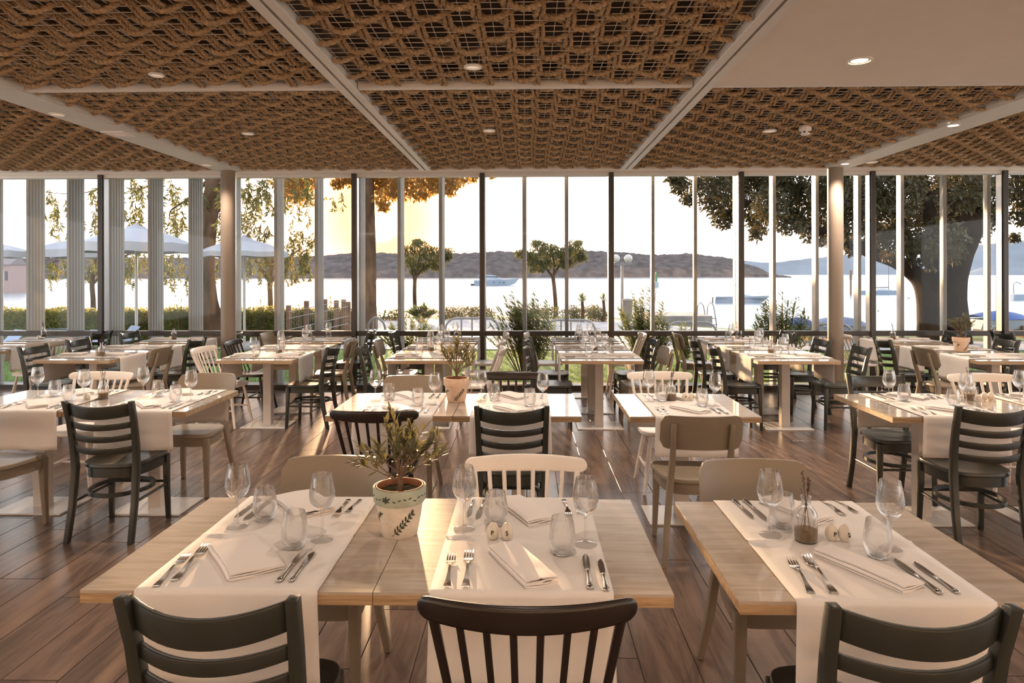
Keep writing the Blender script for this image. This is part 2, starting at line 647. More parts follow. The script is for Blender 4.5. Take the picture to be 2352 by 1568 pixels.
m = MB()
m.box((0, -4.9, 1.55), (19.0, 0.2, 3.3))
struct(m.build('wall_back', M['plaster'], smooth=0))
open_wall('wall_left', 'y', -9.4, -4.8, 9.8, 4)
open_wall('wall_right', 'y', 9.4, -4.8, 9.8, 4)
m = MB()
m.box((0, 2.5, 3.30), (19.2, 15.2, 0.2))
struct(m.build('ceiling', M['plaster'], smooth=0))
BX = (-3.68, -1.24, 1.22, 3.78)          # lines of the ceiling grid
YC, YE = 4.74, 8.42                      # cross strip, front edge
# plain plaster fields
m = MB()
m.box(((1.29 + 3.62) / 2, (-4.7 + 4.70) / 2, CZ + 0.02), (3.62 - 1.29, 9.40, 0.04))
struct(m.build('ceiling', M['plaster'], smooth=0))
for x0, x1 in ((-9.3, -3.84), (-3.52, -1.31), (-1.17, 1.15), (3.94, 9.3)):
    m = MB()
    m.box(((x0 + x1) / 2, -1.3, CZ + 0.02), (x1 - x0, 6.8, 0.04))
    struct(m.build('ceiling', M['plaster'], smooth=0))
tn = 0
def trim(boxes, mt='beam', bev=0.004):
    global tn
    tn += 1
    m = MB()
    for c, s in boxes:
        m.box(c, s)
    return struct(m.build('trim_%d' % tn, M[mt], smooth=0, bevel=bev, segs=1))


for bx_ in (BX[0], BX[3]):
    trim([((bx_, 1.85, CZ + 0.02), (0.285, 13.14, 0.06)),
          ((bx_ - 0.152, 1.85, CZ + 0.05), (0.012, 13.14, 0.08)), ((bx_ + 0.152, 1.85, CZ + 0.05), (0.012, 13.14, 0.08))])
for bx_ in (BX[1], BX[2]):
    trim([((bx_ - 0.038, 1.85, CZ + 0.02), (0.058, 13.14, 0.06)), ((bx_ + 0.038, 1.85, CZ + 0.02), (0.058, 13.14, 0.06)),
          ((bx_, 1.85, CZ + 0.055), (0.03, 13.14, 0.04))])
ed = (-9.3, BX[0] - 0.15, BX[0] + 0.15, BX[1] - 0.07, BX[1] + 0.07, BX[2] - 0.07, BX[2] + 0.07, BX[3] - 0.15, BX[3] + 0.15, 9.3)
for k in (0, 2, 4, 6, 8):
    trim([(((ed[k] + ed[k + 1]) / 2, YC, CZ + 0.03), (ed[k + 1] - ed[k] - 0.004, 0.045, 0.06))])
trim([((0, YE + 0.035, CZ + 0.06), (18.6, 0.05, 0.12))])
m = MB()
m.box((0, 9.68, 3.125), (18.6, 0.16, 0.15))
struct(m.build('wall_front', M['plaster'], smooth=0))

# ------------------------------------------------------------------ glazed front
WY = 9.65
MX = [-0.62 + 1.81 * k for k in range(-4, 6)]
fin_px = [-20, 77, 169, 262, 353, 445, 540, 640, 732, 829, 920, 1014, 1110, 1204, 1300, 1398, 1496, 1592, 1686, 1771, 1868, 1964, 2061, 2157, 2257, 2352]
def fin_angle(px):
    if px < 500:
        return 11.0
    tab = [(500, 5.0), (540, 2.0), (1110, 2.0), (1300, 4.0), (1496, 6.9), (1592, 11.0), (1771, 9.5), (1868, 12), (1964, 13.7), (2061, 17), (2157, 22.5), (2257, 24), (2400, 26)]
    for (a, b), (c, d) in zip(tab, tab[1:]):
        if a <= px <= c:
            return b + (d - b) * (px - a) / (c - a)
    return 24.0


fm = MB()
fm.box((0, 0.15, 1.55), (0.042, 0.28, 3.06))
for s_ in (-1, 1):
    for k in range(5):
        fm.box((s_ * 0.0225, 0.045 + 0.052 * k, 1.55), (0.006, 0.034, 3.04))
fin_mesh = fm.mesh('fin', M['fin'], smooth=0, bevel=0.003, segs=1)
ml = MB()
ml.box((0, 0, 1.55), (0.052, 0.17, 3.0))
ml.box((0, -0.09, 1.55), (0.062, 0.012, 3.0))
mull_mesh = ml.mesh('mullion', M['frame'], smooth=0, bevel=0.003, segs=1)
mc = MB()
mc.box((0, 0, 1.56), (0.012, 0.11, 2.9))
lit_side_mesh = mc.mesh('mullion_lit_side', M['frame_lit_side'], smooth=0)
for k in range(len(MX) - 1):
    x0, x1 = MX[k], MX[k + 1]
    cx = (x0 + x1) / 2
    wv = link('window_%d' % (k + 1), None, None, (0, 0, 0))
    wv['kind'] = 'structure'
    def bar(name, z, h, dp, mt='frame'):
        b = MB()
        b.box((cx, WY, z), (x1 - x0 - 0.064, dp, h))
        b.build(name, M[mt], wv, smooth=0, bevel=0.004, segs=1)
    bar('transom', 0.795, 0.068, 0.12)
    bar('bottom_rail', 0.03, 0.075, 0.14)
    bar('head_rail', 3.03, 0.05, 0.12, 'beam')
    for nm, z0, z1 in (('upper_pane', 0.829, 3.005), ('lower_pane', 0.0675, 0.761)):
        b = MB()
        b.box((cx, WY + 0.01, (z0 + z1) / 2), (x1 - x0 - 0.064, 0.008, z1 - z0))
        b.build(nm, M['pane'], wv, smooth=0)
    link('mullion', mull_mesh, wv, (x0, WY, 0))
    link('mullion_lit_side', lit_side_mesh, wv, (x0 + 0.034, WY, 0))
    link('mullion_lit_side', lit_side_mesh, wv, (x0 - 0.034, WY, 0))
    if k == len(MX) - 2:
        link('mullion', mull_mesh, wv, (x1, WY, 0))
    for px in fin_px:
        X = hx(px, 9.98)
        if x0 <= hx(px, WY) < x1:
            link('fin', fin_mesh, wv, (X, 9.84, 0), -radians(fin_angle(px)))
m = MB()
m.box((0, 9.98, 3.125), (18.6, 0.44, 0.06))
trim([((0, 9.98, 3.125), (18.6, 0.42, 0.05))], 'beam')
trim([((0, 9.99, -0.015), (18.6, 0.46, 0.05))], 'stone')

for nm, px in (('left', 524.5), ('right', 1919)):
    X = hx(px, 8.33)
    c = link('column', None, None, (X, 8.33, 0))
    c['kind'] = 'structure'
    b = MB()
    b.lathe([(0.089, 0.012), (0.089, CZ + 0.005)], 32)
    b.build('column_shaft', M['column'], c)
    b = MB()
    b.lathe([(0.10, 0.0), (0.10, 0.012), (0.092, 0.016)], 32)
    b.build('column_collar', M['column'], c)

# ------------------------------------------------------------------ woven rope ceiling panels
PIT = 0.16
def rope_mesh(length, phase, amp, rad, seed, along):
    rnd = random.Random(seed)
    st = 0.0135
    n = int(length / st)
    m = MB()
    rings = []
    NV = 9
    ph2 = rnd.random() * 6
    for i in range(n + 1):
        u = -length / 2 + length * i / n
        z = amp * cos(pi * u / PIT + phase) - 0.004 * sin(2.1 * u + ph2)
        yy = 0.35 * amp * cos(pi * u / PIT + phase + 0.9 * sin(u * 1.7 + ph2)) + 0.006 * sin(3.3 * u + ph2)
        dz = -amp * pi / PIT * sin(pi * u / PIT + phase)
        t = Vector((1, 0, dz)).normalized()
        up = Vector((-t.z, 0, t.x))
        tw = 2 * pi * u / 0.085
        ring = []
        for k in range(NV):
            a = 2 * pi * k / NV + tw
            r = rad * (0.74 if k % 3 == 0 else 1.0)
            q = Vector((u, yy, z)) + up * (r * sin(a)) + Vector((0, 1, 0)) * (r * cos(a))
            ring.append((q.x, q.y, q.z))
        rings.append(ring)
    m.loft(rings)
    # stray fibres
    for k in range(int(length * 40)):
        i = rnd.randrange(1, n)
        p = Vector(rings[i][rnd.randrange(NV)])
        d = Vector((rnd.uniform(-1, 1), rnd.uniform(-1, 1), rnd.uniform(-1, 0.3))).normalized()
        s = d.cross(Vector((0.2, 0.5, 1))).normalized() * 0.0005
        q = p + d * rnd.uniform(0.012, 0.03)
        m.add([p + s, p - s, q], [(0, 1, 2)])
    return m.mesh('rope', M['rope'], smooth=60)


_rc = {}
def rope(length, phase, amp, rad, v):
    key = (round(length, 3), phase, round(amp, 4), round(rad, 4), v)
    if key not in _rc:
        _rc[key] = rope_mesh(length, [0, pi][phase], amp, rad, hash(key) % 1000, 'x')
    return _rc[key]


def rope_panel(x0, x1, y0, y1, label):
    W, L = x1 - x0, y1 - y0
    cx, cy_ = (x0 + x1) / 2, (y0 + y1) / 2
    zr = CZ - 0.006
    p = thing('rope_panel', label, 'ceiling panel', (cx, cy_, CZ), 0, 'woven rope ceiling panels')
    b = MB()
    b.box((0, 0, 0.17), (W, L, 0.02))
    b.build('dark_void_sheet', M['backing'], p, smooth=0)  # dark sheet put in for the shaded void above the ropes
    b = MB()
    g = 0.08
    nx, ny = int(W / g), int(L / g)
    for i in range(nx + 1):
        b.box((-W / 2 + 0.01 + i * (W - 0.02) / nx, 0, 0.041), (0.0035, L, 0.0035))
    for j in range(ny + 1):
        b.box((0, -L / 2 + 0.01 + j * (L - 0.02) / ny, 0.0375), (W, 0.0035, 0.0035))
    b.build('wire_mesh', M['wire'], p, smooth=0)['kind'] = 'stuff'
    nxr = int((L - 0.06) / PIT)
    off = (L - nxr * PIT) / 2
    for j in range(nxr + 1):
        y = -L / 2 + off + j * PIT
        if abs(y) > L / 2 - 0.03:
            continue
        o = link('rope', rope(W - 0.02, j % 2, 0.034, 0.0180, j % 3), p, (0, y + random.uniform(-0.014, 0.014), 0.040))
    nyr = int(W / PIT)
    for i in range(nyr):
        x = (i - (nyr - 1) / 2) * PIT
        for s_ in (-1, 1):
            o = link('rope', rope(L - 0.02, i % 2, 0.020, 0.0135, (i + s_) % 2), p, (x + s_ * 0.0145, 0, 0.040), pi / 2)
    return p


rope_panel(BX[0] + 0.16, BX[1] - 0.072, 2.1, YC - 0.025, 'woven rope ceiling panel nearest the camera, beside the wide trim')
rope_panel(BX[1] + 0.072, BX[2] - 0.072, 2.1, YC - 0.025, 'woven rope ceiling panel nearest the camera, beside the white plaster field')
rope_panel(-6.6, BX[0] - 0.16, YC + 0.025, YE, 'woven rope ceiling panel at the window, outside the wide trim on the umbrella side')
rope_panel(BX[0] + 0.16, BX[1] - 0.072, YC + 0.025, YE, 'woven rope ceiling panel at the window, above the parasol-side column and willow trunk')
rope_panel(BX[1] + 0.072, BX[2] - 0.072, YC + 0.025, YE, 'middle woven rope ceiling panel at the window, above the setting sun')
rope_panel(BX[2] + 0.072, BX[3] - 0.16, YC + 0.025, YE, 'woven rope ceiling panel at the window holding the smoke detector')
rope_panel(BX[3] + 0.16, 6.7, YC + 0.025, YE, 'woven rope ceiling panel at the window, above the big dark tree')

# ------------------------------------------------------------------ ceiling fittings
def downlight(px, py, z, r, lit, label, stem=0.0, power=None):
    c = atz(px, py, z)
    t = thing('downlight', label, 'ceiling light', c, 0, 'round ceiling downlights')
    b = MB()
    b.lathe([(r * 0.74, 0.0), (r * 0.80, -0.006), (r, -0.004), (r, 0.004), (r * 0.8, 0.012), (r * 0.74, 0.012), (r * 0.74, 0.0)], 28, cap=False)
    b.build('trim_ring', M['lamp_trim'], t)
    b = MB()
    b.lathe([(r * 0.73, 0.002), (r * 0.5, 0.0), (0.001, -0.001)], 28)
    b.build('diffuser', M['lamp_on' if lit else 'lamp_off_glow'], t)
    if stem:
        b = MB()
        for sx in (-1, 1):
            b.tube([(sx * r * .6, 0, .010), (sx * r * .75, 0, .05), (sx * r * .5, 0, stem)], .0015, 5)
        b.build('spring_clip', M['lamp_off'], t)
    if True:  # spot under each fitting; those that look unlit get one as added fill
        l_ = bpy.data.lights.new('downlight_or_fill_spot', 'SPOT')
        l_.energy = power or (75 if lit else 60)
        l_.color = (1.0, 0.80, 0.64)
        l_.spot_size = radians(125)
        l_.spot_blend = 0.7
        l_.shadow_soft_size = 0.05
        o_ = link('downlight_or_fill_spot', l_)
        o_.location = (c.x, c.y, c.z - 0.03)
    return t


ZR = CZ - 0.016
downlight(360, 171, ZR, 0.047, False, 'unlit downlight hanging in the rope panel beside the wide trim, with a loose fibre', 0.14)
downlight(1087, 154, ZR, 0.055, False, 'unlit downlight in the rope panel beside the white plaster field', 0.14)
downlight(570, 306, ZR, 0.055, False, 'small unlit downlight in the window-side rope panel above the umbrellas and trunk', 0.14)
downlight(1124, 300, ZR, 0.055, False, 'small unlit downlight in the middle window-side rope panel', 0.14)
downlight(1768, 302, ZR, 0.06, False, 'small unlit downlight next to the smoke detector', 0.14)
downlight(1975, 141, CZ - 0.001, 0.078, True, 'bright lit downlight in the white plaster field')
downlight(2190, 289, CZ - 0.012, 0.055, True, 'lit downlight in the wide white trim, nearer of the two lit ones')
downlight(1941, 377, CZ - 0.012, 0.055, True, 'lit downlight in the wide white trim just before the column')
downlight(2002, 374, ZR, 0.07, False, 'unlit downlight in the rope panel over the big tree, behind the trim', 0.14)
downlight(132, 261, CZ - 0.012, 0.06, False, 'unlit round cover in the wide trim on the umbrella side')
downlight(475, 378, CZ - 0.012, 0.06, False, 'unlit round cover in the wide trim right before the column')
for x_ in (-2.4, 0.0, 2.5):
    # unseen fittings added just above the camera to brighten the front tables
    n_ = downlight(1176, 100, CZ - 0.001, 0.078, True, 'added unseen lit downlight in the plaster above the first row, %s' % ('hedge side', 'middle', 'big tree side')[int(x_ / 2.4 + 1)], power=25)
    n_.location = (x_, 1.45, CZ - 0.001)
    bpy.data.objects[COL.objects[-1].name].location = (x_, 1.45, CZ - 0.03)
c = atz(271, 306, CZ - 0.014)
t = thing('ceiling_vent', 'small square louvred vent in the wide white ceiling trim', 'vent', c, 0)
b = MB()
b.box((0, 0.085, 0), (0.2, 0.03, 0.012)); b.box((0, -0.085, 0), (0.2, 0.03, 0.012)); b.box((-0.085, 0, 0), (0.03, 0.14, 0.012)); b.box((0.085, 0, 0), (0.03, 0.14, 0.012))
b.build('vent_frame', M['lamp_trim'], t, smooth=0)
for k in range(4):
    b = MB()
    b.box((0, -0.05 + 0.033 * k, 0.0), (0.14, 0.018, 0.006), Matrix.Rotation(radians(25), 3, 'X'))
    b.build('slat', M['lamp_trim'], t, smooth=0)
c = atz(1850, 312, CZ - 0.05)
t = thing('smoke_detector', 'white smoke detector hanging below the rope panel beside a downlight', 'smoke detector', c, 0)
b = MB()
b.lathe([(0.055, 0.085), (0.055, 0.05), (0.048, 0.04)], 24)
b.build('mounting_base', M['lamp_trim'], t)
b = MB()
b.lathe([(0.040, 0.04), (0.042, 0.018), (0.034, 0.004), (0.001, 0.0)], 24)
b.build('sensor_head', M['lamp_trim'], t)
for k in range(6):
    b = MB()
    a = 2 * pi * k / 6
    b.box((0.041 * cos(a), 0.041 * sin(a), 0.024), (0.006, 0.02, 0.010), Matrix.Rotation(a, 3, 'Z'))
    b.build('slot', M['ink'], t, smooth=0)
# ------------------------------------------------------------------ chairs (origin on the floor, front towards +Y)
def plan(wf, wb, df, db, n=36, ef=5.0, eb=3.0):
    """seat outline: front half-width wf, back half-width wb"""
    pts = []
    for k in range(n):
        a = 2 * pi * k / n
        c_, s_ = cos(a), sin(a)
        ex = ef if s_ > 0 else eb
        x = abs(c_) ** (2 / ex) * (1 if c_ > 0 else -1)
        y = abs(s_) ** (2 / ex) * (1 if s_ > 0 else -1)
        yy = y * (df if y > 0 else db)
        f = (yy + db) / (df + db)
        pts.append((x * (wb + (wf - wb) * f), yy))
    return pts


def seat_mb(pl, z, th, dish=0.010):
    m = MB()
    def ring(s, zz):
        return [(x * s, y * s, zz) for x, y in pl]
    m.loft([ring(0.97, z - th), ring(1.0, z - th + 0.006), ring(1.0, z - 0.007), ring(0.985, z - 0.001), ring(0.95, z), ring(0.82, z - dish * 0.35), ring(0.62, z - dish), ring(0.3, z - dish), ring(0.02, z - dish)])
    return m


def arc_bar(m, half, sag, yb, z0, z1, th, n=14, lean=0.0, round_=0.0, droop=0.0):
    """curved horizontal board bowed to the back by sag"""
    rings = []
    for i in range(n + 1):
        x = -half + 2 * half * i / n
        u = x / half
        y = yb - sag * (1 - u * u)
        k = 1.0
        if round_ > 0:
            q = max(0.0, (abs(x) - (half - round_)) / round_)
            k = sqrt(max(0.0, 1 - q * q)) * 0.97 + 0.03
        zc, h = (z0 + z1) / 2 - droop * (1 - u * u), (z1 - z0) / 2 * k
        dl = lean * h
        rings.append([(x, y - th / 2 + dl, zc - h), (x, y + th / 2 + dl, zc - h), (x, y + th / 2 - dl, zc + h), (x, y - th / 2 - dl, zc + h)])
    m.loft(rings)


def ladder_chair():
    t = thing('ladder_back_chair', 'charcoal ladder-back chair', 'chair')
    mt = M['charcoal']
    pl = plan(0.215, 0.19, 0.205, 0.20)
    seat_mb(pl, 0.46, 0.026).build('seat', mt, t, smooth=35)
    m = MB()
    m.loft([[(x * 0.93, y * 0.93, z) for x, y in pl] for z in (0.375, 0.436)])
    m.build('apron', mt, t, smooth=35)
    for s in (-1, 1):
        m = MB()
        m.posts([(s * .192, .182, 0, .027, .027), (s * .186, .172, .25, .033, .033), (s * .184, .170, .435, .038, .038)])
        m.build('leg', mt, t, smooth=30, bevel=.004)
        m = MB()
        m.posts([(s * .196, -.262, 0, .030, .036), (s * .192, -.215, .22, .033, .040), (s * .190, -.190, .44, .035, .044), (s * .194, -.200, .58, .034, .040), (s * .198, -.228, .73, .032, .036), (s * .204, -.268, .865, .030, .034)])
        m.build('rear_leg', mt, t, smooth=30, bevel=.004)
    m = MB()
    arc_bar(m, .192, .072, -.236, .772, .852, .019, lean=.22, droop=.016)
    m.build('top_rail', mt, t, smooth=35, bevel=.004)
    for z, y in ((.715, -.222), (.640, -.209), (.565, -.200)):
        m = MB()
        arc_bar(m, .184, .062, y, z - .020, z + .020, .017, lean=.15, droop=.010)
        m.build('slat', mt, t, smooth=35, bevel=.003)
    m = MB()
    ring = [(.178 * cos(2 * pi * k / 28), .178 * sin(2 * pi * k / 28) - .01 + (.0 if sin(2 * pi * k / 28) > 0 else -.03 * abs(sin(2 * pi * k / 28))), .275) for k in range(29)]
    rr = []
    for x, y, z in ring[:-1]:
        d = sqrt(x * x + y * y)
        nx, ny = x / d, y / d
        rr.append([(x - nx * .008, y - ny * .008, z - .012), (x + nx * .008, y + ny * .008, z - .012), (x + nx * .008, y + ny * .008, z + .012), (x - nx * .008, y - ny * .008, z + .012)])
    rr.append(rr[0])
    m.loft(rr, cap=False)
    m.build('hoop_stretcher', mt, t, smooth=35)
    for s in (-1, 1):
        m = MB()
        m.tube([(s * .186, .172, .235), (s * .192, -.214, .235)], .009, 8)
        m.build('side_stretcher', mt, t)
    m = MB()
    m.tube([(-.186, .172, .25), (.186, .172, .25)], .009, 8)
    m.build('front_stretcher', mt, t)
    return t


def panel_chair():
    t = thing('panel_back_chair', 'taupe panel-back chair', 'chair')
    mt = M['taupe']
    pl = plan(0.225, 0.195, 0.21, 0.20, ef=7.0, eb=3.2)
    seat_mb(pl, 0.46, 0.028).build('seat', mt, t, smooth=35)
    m = MB()
    m.loft([[(x * 0.94, y * 0.94, z) for x, y in pl] for z in (0.372, 0.434)])
    m.build('apron', mt, t, smooth=35)
    for s in (-1, 1):
        m = MB()
        m.posts([(s * .196, .185, 0, .026, .026), (s * .188, .176, .25, .036, .036), (s * .186, .172, .435, .044, .044)])
        m.build('leg', mt, t, smooth=30, bevel=.004)
        m = MB()
        m.posts([(s * .215, -.285, 0, .028, .032), (s * .190, -.228, .20, .032, .040), (s * .165, -.195, .44, .034, .046), (s * .160, -.222, .56, .032, .040), (s * .160, -.258, .66, .030, .028), (s * .160, -.291, .795, .026, .022)])
        m.build('rear_leg', mt, t, smooth=30, bevel=.004)
    # curved panel with rounded corners
    W, H, zc, R, th = .228, .098, .742, .045, .016
    def outline(n=9):
        o = []
        for cx_, cz_, a0 in ((W - R, H - R, 0), (-(W - R), H - R, pi / 2), (-(W - R), -(H - R), pi), (W - R, -(H - R), 1.5 * pi)):
            for k in range(n):
                a = a0 + (pi / 2) * k / (n - 1)
                o.append((cx_ + R * cos(a), cz_ + R * sin(a)))
        return o
    m = MB()
    nu, nv = 22, 10
    def sq(u, v):
        # map the square to the rounded panel
        x, z = (2 * u - 1) * W, (2 * v - 1) * H
        ax, az = abs(x), abs(z)
        if ax > W - R:
            q = (ax - (W - R)) / R
            lim = (H - R) + R * sqrt(max(0, 1 - q * q))
            z = z / H * lim
        return x, z
    def surf(off):
        def fn(u, v):
            x, z = sq(u, v)
            y = -.226 - .055 * (1 - (x / W) ** 2) - (z) * .24 + off
            return (x, y, zc + z)
        return fn
    m.grid(surf(th / 2), nu, nv)
    n0 = (nu + 1) * (nv + 1)
    m.grid(surf(-th / 2), nu, nv)
    idx = lambda i, j: j * (nu + 1) + i
    loop = [idx(i, 0) for i in range(nu)] + [idx(nu, j) for j in range(nv)] + [idx(i, nv) for i in range(nu, 0, -1)] + [idx(0, j) for j in range(nv, 0, -1)]
    for a, b in zip(loop, loop[1:] + loop[:1]):
        m.f.append((a, b, b + n0, a + n0))
    # turn the first sheet the other way so that all faces look outwards
    k = nu * nv
    m.f[:k] = [tuple(reversed(f)) for f in m.f[:k]]
    m.build('back_panel', mt, t, smooth=40)
    return t


def spindle_chair(dark):
    t = thing('spindle_back_chair', 'spindle-back chair', 'chair')
    mt = M['black' if dark else 'white']
    pl = plan(0.215, 0.205, 0.205, 0.20, ef=3.2, eb=3.0)
    seat_mb(pl, 0.455, 0.032, .012).build('seat', mt, t, smooth=40)
    feet = {}
    for s in (-1, 1):
        for f in (1, -1):
            top = Vector((s * .135, f * .125, .43))
            ft = Vector((s * .20, f * .20 - (.035 if f < 0 else 0), 0))
            feet[(s, f)] = (top, ft)
            m = MB()
            m.tube([ft, ft.lerp(top, .5), ft.lerp(top, .8), top], [.0115, .0175, .0165, .013], 12)
            m.build('leg', mt, t)
    for s in (-1, 1):
        a = feet[(s, 1)][1].lerp(feet[(s, 1)][0], .42)
        b = feet[(s, -1)][1].lerp(feet[(s, -1)][0], .42)
        m = MB()
        m.tube([a, a.lerp(b, .5), b], [.008, .0115, .008], 10)
        m.build('side_stretcher', mt, t)
    a = feet[(-1, 1)][1].lerp(feet[(-1, 1)][0], .42).lerp(feet[(-1, -1)][1].lerp(feet[(-1, -1)][0], .42), .5)
    m = MB()
    m.tube([a, (0, a.y, a.z), (-a.x, a.y, a.z)], [.008, .0115, .008], 10)
    m.build('cross_stretcher', mt, t)
    H = .262
    def top_at(x):
        u = x / H
        return -.245 - .062 * (1 - u * u)
    for k in range(8):
        u = -1 + 2 * k / 7
        bx_ = u * .178
        by_ = -.172 + .05 * u * u
        x = u * .222
        outer = k in (0, 7)
        p0, p1 = Vector((bx_, by_, .44)), Vector((x, top_at(x) + .004, .79))
        m = MB()
        w0, w1 = (.0085, .0125) if outer else (.006, .0095)
        m.tube([p0, p0.lerp(p1, .5), p1], [w0, w1 * .9, w1], 10)
        m.build('outer_post' if outer else 'spindle', mt, t)
    m = MB()
    n, rings = 34, []
    for i in range(n + 1):
        x = -H * cos(pi * i / n)
        q = max(0, (abs(x) - (H - .03)) / .03)
        k = sqrt(max(0, 1 - q * q)) * .95 + .05
        y = top_at(x)
        h, d = .036 * k * (1 - .22 * (x / H) ** 2), .0125 * k
        ring = []
        for j in range(12):
            a = 2 * pi * j / 12
            ca, sa = cos(a), sin(a)
            yy = d * abs(ca) ** .6 * (1 if ca > 0 else -1)
            zz = h * abs(sa) ** .7 * (1 if sa > 0 else -1)
            ring.append((x, y + yy - zz * .2, .805 + zz + .004 * (x / H) ** 2))
        rings.append(ring)
    m.loft(rings)
    m.build('top_rail', mt, t, smooth=60)
    return t


CH = {'A': Proto(ladder_chair()), 'B': Proto(panel_chair()), 'C': Proto(spindle_chair(False)), 'D': Proto(spindle_chair(True))}
CN = {'A': 'charcoal ladder-back chair', 'B': 'taupe panel-back chair', 'C': 'white spindle-back chair', 'D': 'dark brown spindle-back chair'}
CG = {'A': 'charcoal ladder-back chairs', 'B': 'taupe panel-back chairs', 'C': 'white spindle-back chairs', 'D': 'dark spindle-back chairs'}
def chair(k, x, y, rz, where):
    return CH[k].put((x, y, 0), rz, CN[k] + ' ' + where, CG[k])


# ------------------------------------------------------------------ tables
TH = 0.036
def make_table():
    t = thing('pedestal_table', 'oak-topped table', 'table')
    m = MB()
    m.box((0, 0, .75 - .004), (1, 1, .008))
    top = m.build('table_top', M['oak'], t, smooth=0)
    m = MB()
    m.box((0, 0, .75 - .008 - (TH - .008) / 2), (1, 1, TH - .008))
    m.build('edge_band', M['oak_edge'], t, smooth=0)
    m = MB()
    m.box((0, 0, .36), (.088, .088, .70))
    m.build('pedestal', M['post'], t, smooth=0, bevel=.004)
    m = MB()
    m.box((0, 0, .006), (.48, .36, .012))
    m.build('base_plate', M['base'], t, smooth=0, bevel=.003)
    m = MB()
    m.box((0, 0, .7065), (.34, .34, .015))
    m.build('support_plate', M['post'], t, smooth=0)
    return t


TP = Proto(make_table())
def table(x0, x1, y0, y1, label):
    r = TP.put(((x0 + x1) / 2, (y0 + y1) / 2, 0), 0, 'oak-topped pedestal table, ' + label, 'pedestal tables')
    for c in r_children(r):
        if c.name.split('.')[0] in ('table_top', 'edge_band'):
            c.scale = (x1 - x0 - .001, y1 - y0 - .001, 1)
    return r


def r_children(r):
    # children just linked are the newest objects
    return [o for o in list(COL.objects)[-8:] if o.parent is r] or [o for o in COL.objects if o.parent is r]


def runner(axis, cx, cy_, half, a0, a1, hang, label, seed=0, crease=True):
    """cloth laid across a table: axis 'y' hangs over the near and far edge, 'x' over both sides; half = half its width"""
    rnd = random.Random(seed)
    L = a1 - a0
    sh = rnd.uniform(-.012, .012)
    o1, o2, o3 = rnd.random() * 9, rnd.random() * 9, rnd.random() * 9
    segs = []
    R = .012
    path = []       # (along, z, hangfactor)
    for k in range(9):
        f = k / 8
        path.append((a0 - .006, .75 - hang + (hang - R) * f, 1 - f))
    path.append((a0 - .003, .7525, 0))
    nT = 64
    for k in range(1, nT):
        path.append((a0 + L * k / nT, .7532, 0))
    path.append((a1 + .003, .7525, 0))
    for k in range(9):
        f = k / 8
        path.append((a1 + .006, .75 - R - (hang - R) * f, f))
    nv = 18
    m = MB()
    np_ = len(path)
    def fn(u, v):
        i = min(np_ - 1, int(round(u * (np_ - 1))))
        a, z, hf = path[i]
        wv = (2 * v - 1) * half
        if hf == 0:
            nzv = noise.noise(Vector((a * 6 + o1, wv * 5, o2))) * .0020 + noise.noise(Vector((a * 2.5 + o2, wv * 9 + a * 7, o3))) * .0022
            z += abs(nzv)
            if crease:
                z += .0050 * math.exp(-((a - (a0 + a1) / 2) / .010) ** 2) * (0.7 + 0.3 * sin(wv * 9 + o1))
        else:
            sgn = -1 if i < np_ / 2 else 1
            a += sgn * (abs(noise.noise(Vector((wv * 5 + o1, o2, sgn)))) * .022 * hf + .006 * hf * sin(wv * 17 + o1))
            wv *= 1 + .03 * hf
        if axis == 'y':
            return (cx + wv, a, z)
        return (a, cy_ + wv, z)
    m.grid(fn, np_ - 1, nv)
    if axis == 'y':
        m.f = [tuple(reversed(f)) for f in m.f]
    o = m.build('table_runner', M['cloth'], None, smooth=180)
    tag(o, label, 'tablecloth', 'white table runners')
    sm = o.modifiers.new('thickness', 'SOLIDIFY')
    sm.thickness = .0016
    sm.offset = 1
    return o


# ------------------------------------------------------------------ cutlery, napkins, glasses (origin at the diner's end, pointing to +Y)
def fork_mesh():
    m = MB()
    secs = [(0, .006, .003), (.004, .0105, .002), (.02, .0100, .002), (.045, .0065, .004), (.08, .0038, .0085), (.115, .0032, .0105), (.130, .0045, .009), (.140, .0100, .0065), (.150, .0125, .005), (.160, .0130, .0042)]
    th = .0016
    m.loft([[(-w_, y, z), (w_, y, z), (w_ * .9, y, z + th), (-w_ * .9, y, z + th)] for y, w_, z in secs])
    for k in range(4):
        x = -.0105 + .007 * k
        m.loft([[(x + (-w_), y, z), (x + w_, y, z), (x + w_, y, z + th), (x - w_, y, z + th)] for y, w_, z in ((.159, .0023, .0042), (.180, .0019, .0045), (.197, .0014, .0075), (.203, .0006, .009))])
    return m.mesh('fork', M['steel'], smooth=50, bevel=0)


def knife_mesh():
    m = MB()
    secs = [(0, .004, .004), (.003, .0085, .0055), (.012, .0100, .006), (.03, .0082, .0055), (.07, .0060, .005), (.098, .0062, .005), (.102, .0075, .0055), (.106, .0062, .004)]
    m.loft([[(w_ * cos(a), y, .006 + h * sin(a)) for a in [2 * pi * k / 10 for k in range(10)]] for y, w_, h in secs])
    b = [(.105, -.006, .006), (.13, -.0095, .0085), (.17, -.0105, .0090), (.195, -.0085, .0075), (.210, -.002, .004), (.215, .003, .0045)]
    m.loft([[(x0, y, .0052), (x1, y, .0048), (x1, y, .0066), (x0, y, .0066)] for y, x0, x1 in b])
    return m.mesh('knife', M['steel'], smooth=50)


